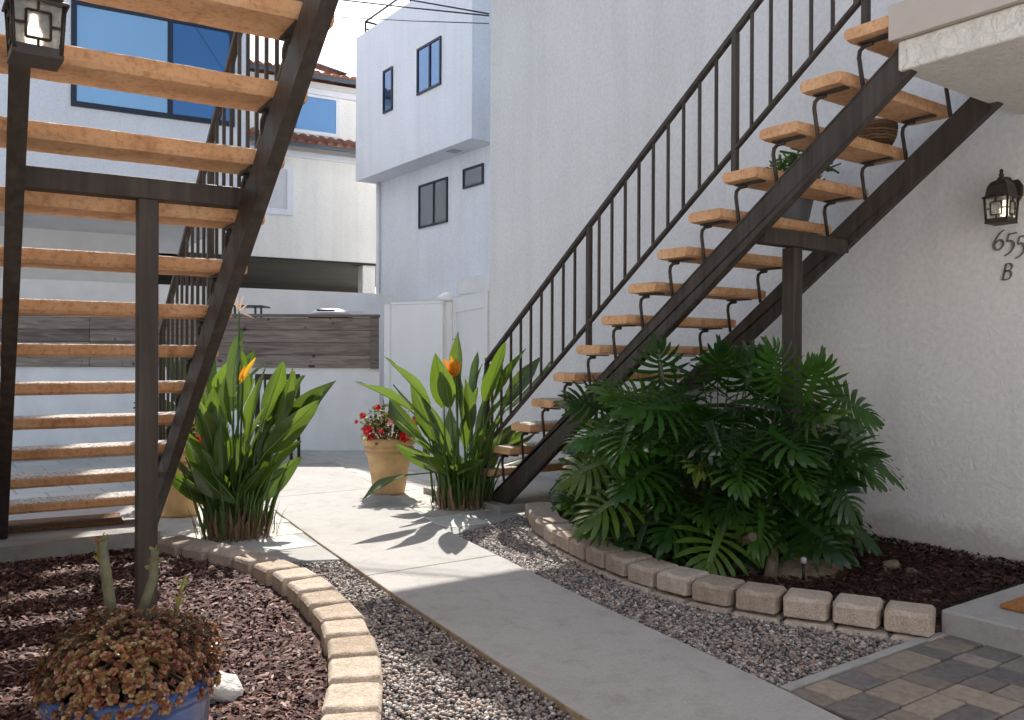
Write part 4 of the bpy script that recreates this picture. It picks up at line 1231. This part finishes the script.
for _ in range(1900):
    u = rr.uniform(-.5,1); a = rr.uniform(0,6.283); h_ = math.sqrt(max(0,1-u*u)); k = rr.uniform(.72,1.02)*(1+.10*math.sin(3*a+1)+.06*math.sin(7*a+3*u))
    d = Vector((math.cos(a)*h_, math.sin(a)*h_, u))
    c = Vector((d.x*.190*k, d.y*.185*k, .46+d.z*(.115 if u > 0 else .13)*k))
    if u < 0 and c.xy.length < .16:
        if R.random() < .3: continue
        q = R.uniform(.18,.20)/max(c.xy.length,.01); c.x *= q; c.y *= q
    rosette(c, d+Vector((rr.uniform(-.4,.4),rr.uniform(-.4,.4),.5)), rr.uniform(.009,.0148), 7)
    if rr.random() < .5:
        stem.tube([(c.x*.25,c.y*.25,.41), tuple(c*.6+Vector((0,0,.2))), tuple(c)], .0028, 4, False)
Fq = [f if len(set(f)) == 4 else f for f in SF]
me = bpy.data.meshes.new('foliage'); me.from_pydata([tuple(v) for v in SV], [], [f if f[2] != f[3] else f[:3] for f in SF]); me.materials.append(M['succ'])
me.polygons.foreach_set('use_smooth', [True]*len(me.polygons)); me.update()
o = bpy.data.objects.new('foliage', me); COL.objects.link(o); o.parent = bpot
stem.build('stems', M['trunk'], bpot)
for pts, r_ in ((((-.035,.10,.40),(-.040,.10,.56),(-.052,.10,.66),(-.062,.10,.735)), [.0135,.0135,.0125,.011]), (((.005,.11,.40),(.022,.11,.53),(.055,.115,.63),(.058,.115,.70)), [.0125,.012,.012,.009])):
    s_ = MB().tube(pts, r_, 10).build('cut_stalk', M['stalk'], bpot)
    tp = Vector(pts[-1]); mb = MB()
    for i in range(16):
        a = rr.uniform(0,6.28); d = Vector((math.cos(a)*.7, math.sin(a)*.7, rr.uniform(-.2,1.1))).normalized()
        c = tp + Vector((0,0,-.05*rr.random())); w_ = d.orthogonal().normalized()*.006; L = rr.uniform(.015,.032)
        mb.add([c-w_, c+w_, c+d*L+w_*.5, c+d*L-w_*.5], [(0,1,2,3)])
    mb.build('leaf_buds', M['stalktip'], s_)
ss = MB(); ss.tube([(.09,.10,.45),(.115,.11,.58),(.13,.11,.63)], [.006,.005,.004], 6)
for i in range(9):
    z = .52+.013*i; a = i*2.2; c = Vector((.1+.003*i,.105,z)); d = Vector((math.cos(a),math.sin(a),.6)).normalized(); w_ = d.orthogonal().normalized()*.005
    ss.add([c-w_, c+w_, c+d*.02+w_*.4, c+d*.02-w_*.4], [(0,1,2,3)])
ss.build('young_shoot', M['stalktip'], bpot)

# pots standing on the right stairs
gp_ = thing('potted_plant', 'grey pot with a small green plant standing on a right stair tread', 'potted plant', (4.60,3.37,.14+.19*10)); gp_.scale = (1.22,1.22,1.1)
MB().lathe([(.0,.0),(.075,.0),(.085,.02),(.108,.14),(.116,.16),(.118,.185),(.10,.185),(.095,.16),(.0,.155)], n=32).build('pot', M['greypot'], gp_)
n = 260; rs = np.random.RandomState(3)
u = rs.uniform(0,1,n); a = rs.uniform(0,6.28,n); q = rs.uniform(.03,.15,n)
ps = np.column_stack([np.cos(a)*q+.10*u, np.sin(a)*q, .19+u*.27*(1-q*1.5)])
T = np.array([(-.12,0,0),(.12,0,0),(.16,.6,.05),(0,1,0),(-.16,.6,.05)]); 
V, F = instance(np.array([(-.14,0,0),(.14,0,0),(.1,1,.1),(-.1,1,.1)]), np.array([(0,1,2,3)]), ps, rand_rot(rs, n, 1.2), np.tile(np.array([[.06,.07,.06]]), (n,1)))
np_mesh('foliage', V, F, M['bop'], gp_)
bk = thing('wicker_basket', 'brown wicker basket sitting on an upper tread of the right stairs', 'basket', (4.66,2.86,.14+.19*12))
mb = MB()
for i in range(9):
    z = .012+i*.016; r0 = .095+.003*i+.02*math.sin(i/9*3)
    mb.tube([(r0*math.cos(k*math.pi/14), r0*math.sin(k*math.pi/14), z+.003*math.sin(k*2.2+i)) for k in range(29)], .0085, 6, False)
mb.build('weave', M['wicker'], bk)
MB().lathe([(.0,.005),(.09,.005),(.11,.14),(.0,.12)], n=20).build('liner', M['blackmetal'], bk)
mb = MB(); mb.lathe([(.0,.18),(.03,.175),(.05,.15),(.05,.12)], (.01,.02,0), n=12); mb.lathe([(.0,.165),(.03,.16),(.04,.13)], (-.05,-.03,0), n=12); mb.build('contents', M['blackmetal'], bk)

# door mats
dm = MB().box(-.44,.50,-.17,.19,.0,.018).build('doormat', M['coir'], bevel=.006); dm.location = (.73,6.10,.127); dm.rotation_euler = (0,0,ang-.06)
tag(dm, 'brown coir doormat lying on concrete pad under the left stairs', 'doormat')
dm = MB().box(0,.75,-.65,0,.0,.02).build('doormat', M['coir2'], bevel=.008); dm.location = (3.84,1.76,.132)
tag(dm, 'orange coir doormat on the concrete doorstep at far right', 'doormat')

# rocks
def rock(label, loc, sx, sy, sz, mat, seed, sub=3):
    import bmesh
    bm = bmesh.new(); bmesh.ops.create_icosphere(bm, subdivisions=sub, radius=1)
    rr = random.Random(seed); ks = [(Vector((rr.uniform(-1,1),rr.uniform(-1,1),rr.uniform(-1,1))).normalized(), rr.uniform(.55,.9)) for _ in range(11)]
    for v in bm.verts:
        d = v.co.normalized(); q = 1
        for n_, k in ks:
            c = d.dot(n_)
            if c > k: q = min(q, k/c)
        q += .03*math.sin(d.x*9+seed)*math.sin(d.y*8)*math.sin(d.z*7)
        v.co = Vector((d.x*q*sx, d.y*q*sy, d.z*q*sz))
    me = bpy.data.meshes.new('rock'); bm.to_mesh(me); bm.free(); me.materials.append(mat)
    me.polygons.foreach_set('use_smooth', [True]*len(me.polygons))
    o = bpy.data.objects.new('rock', me); COL.objects.link(o); o.location = loc
    return tag(o, label, 'rock')
rock('white sunlit rock beside the blue pot in the left mulch', (.90,3.03,.03), .12,.16,.075, M['rock'], 2)
rock('low flat brown rock in the mulch below the philodendron', (4.02,2.78,.05), .30,.22,.09, M['brownrock'], 5)
rock('small grey stone on the dark mulch near the wall', (4.36,2.56,.08), .055,.05,.045, M['brownrock'], 8)
rock('smallest stone on the mulch nearest the doorstep', (4.34,2.42,.075), .05,.04,.03, M['brownrock'], 9)
sprk = thing('sprinkler', 'black irrigation spike with pale head in the right mulch', 'sprinkler', (3.74,2.66,.06))
MB().tube([(0,0,0),(0,0,.10)], .008, 8).build('riser', M['blackmetal'], sprk)
MB().lathe([(.0,.135),(.014,.13),(.018,.105),(.012,.10),(.0,.10)], n=12).build('nozzle', M['grey'], sprk)
bpy.context.view_layer.update()
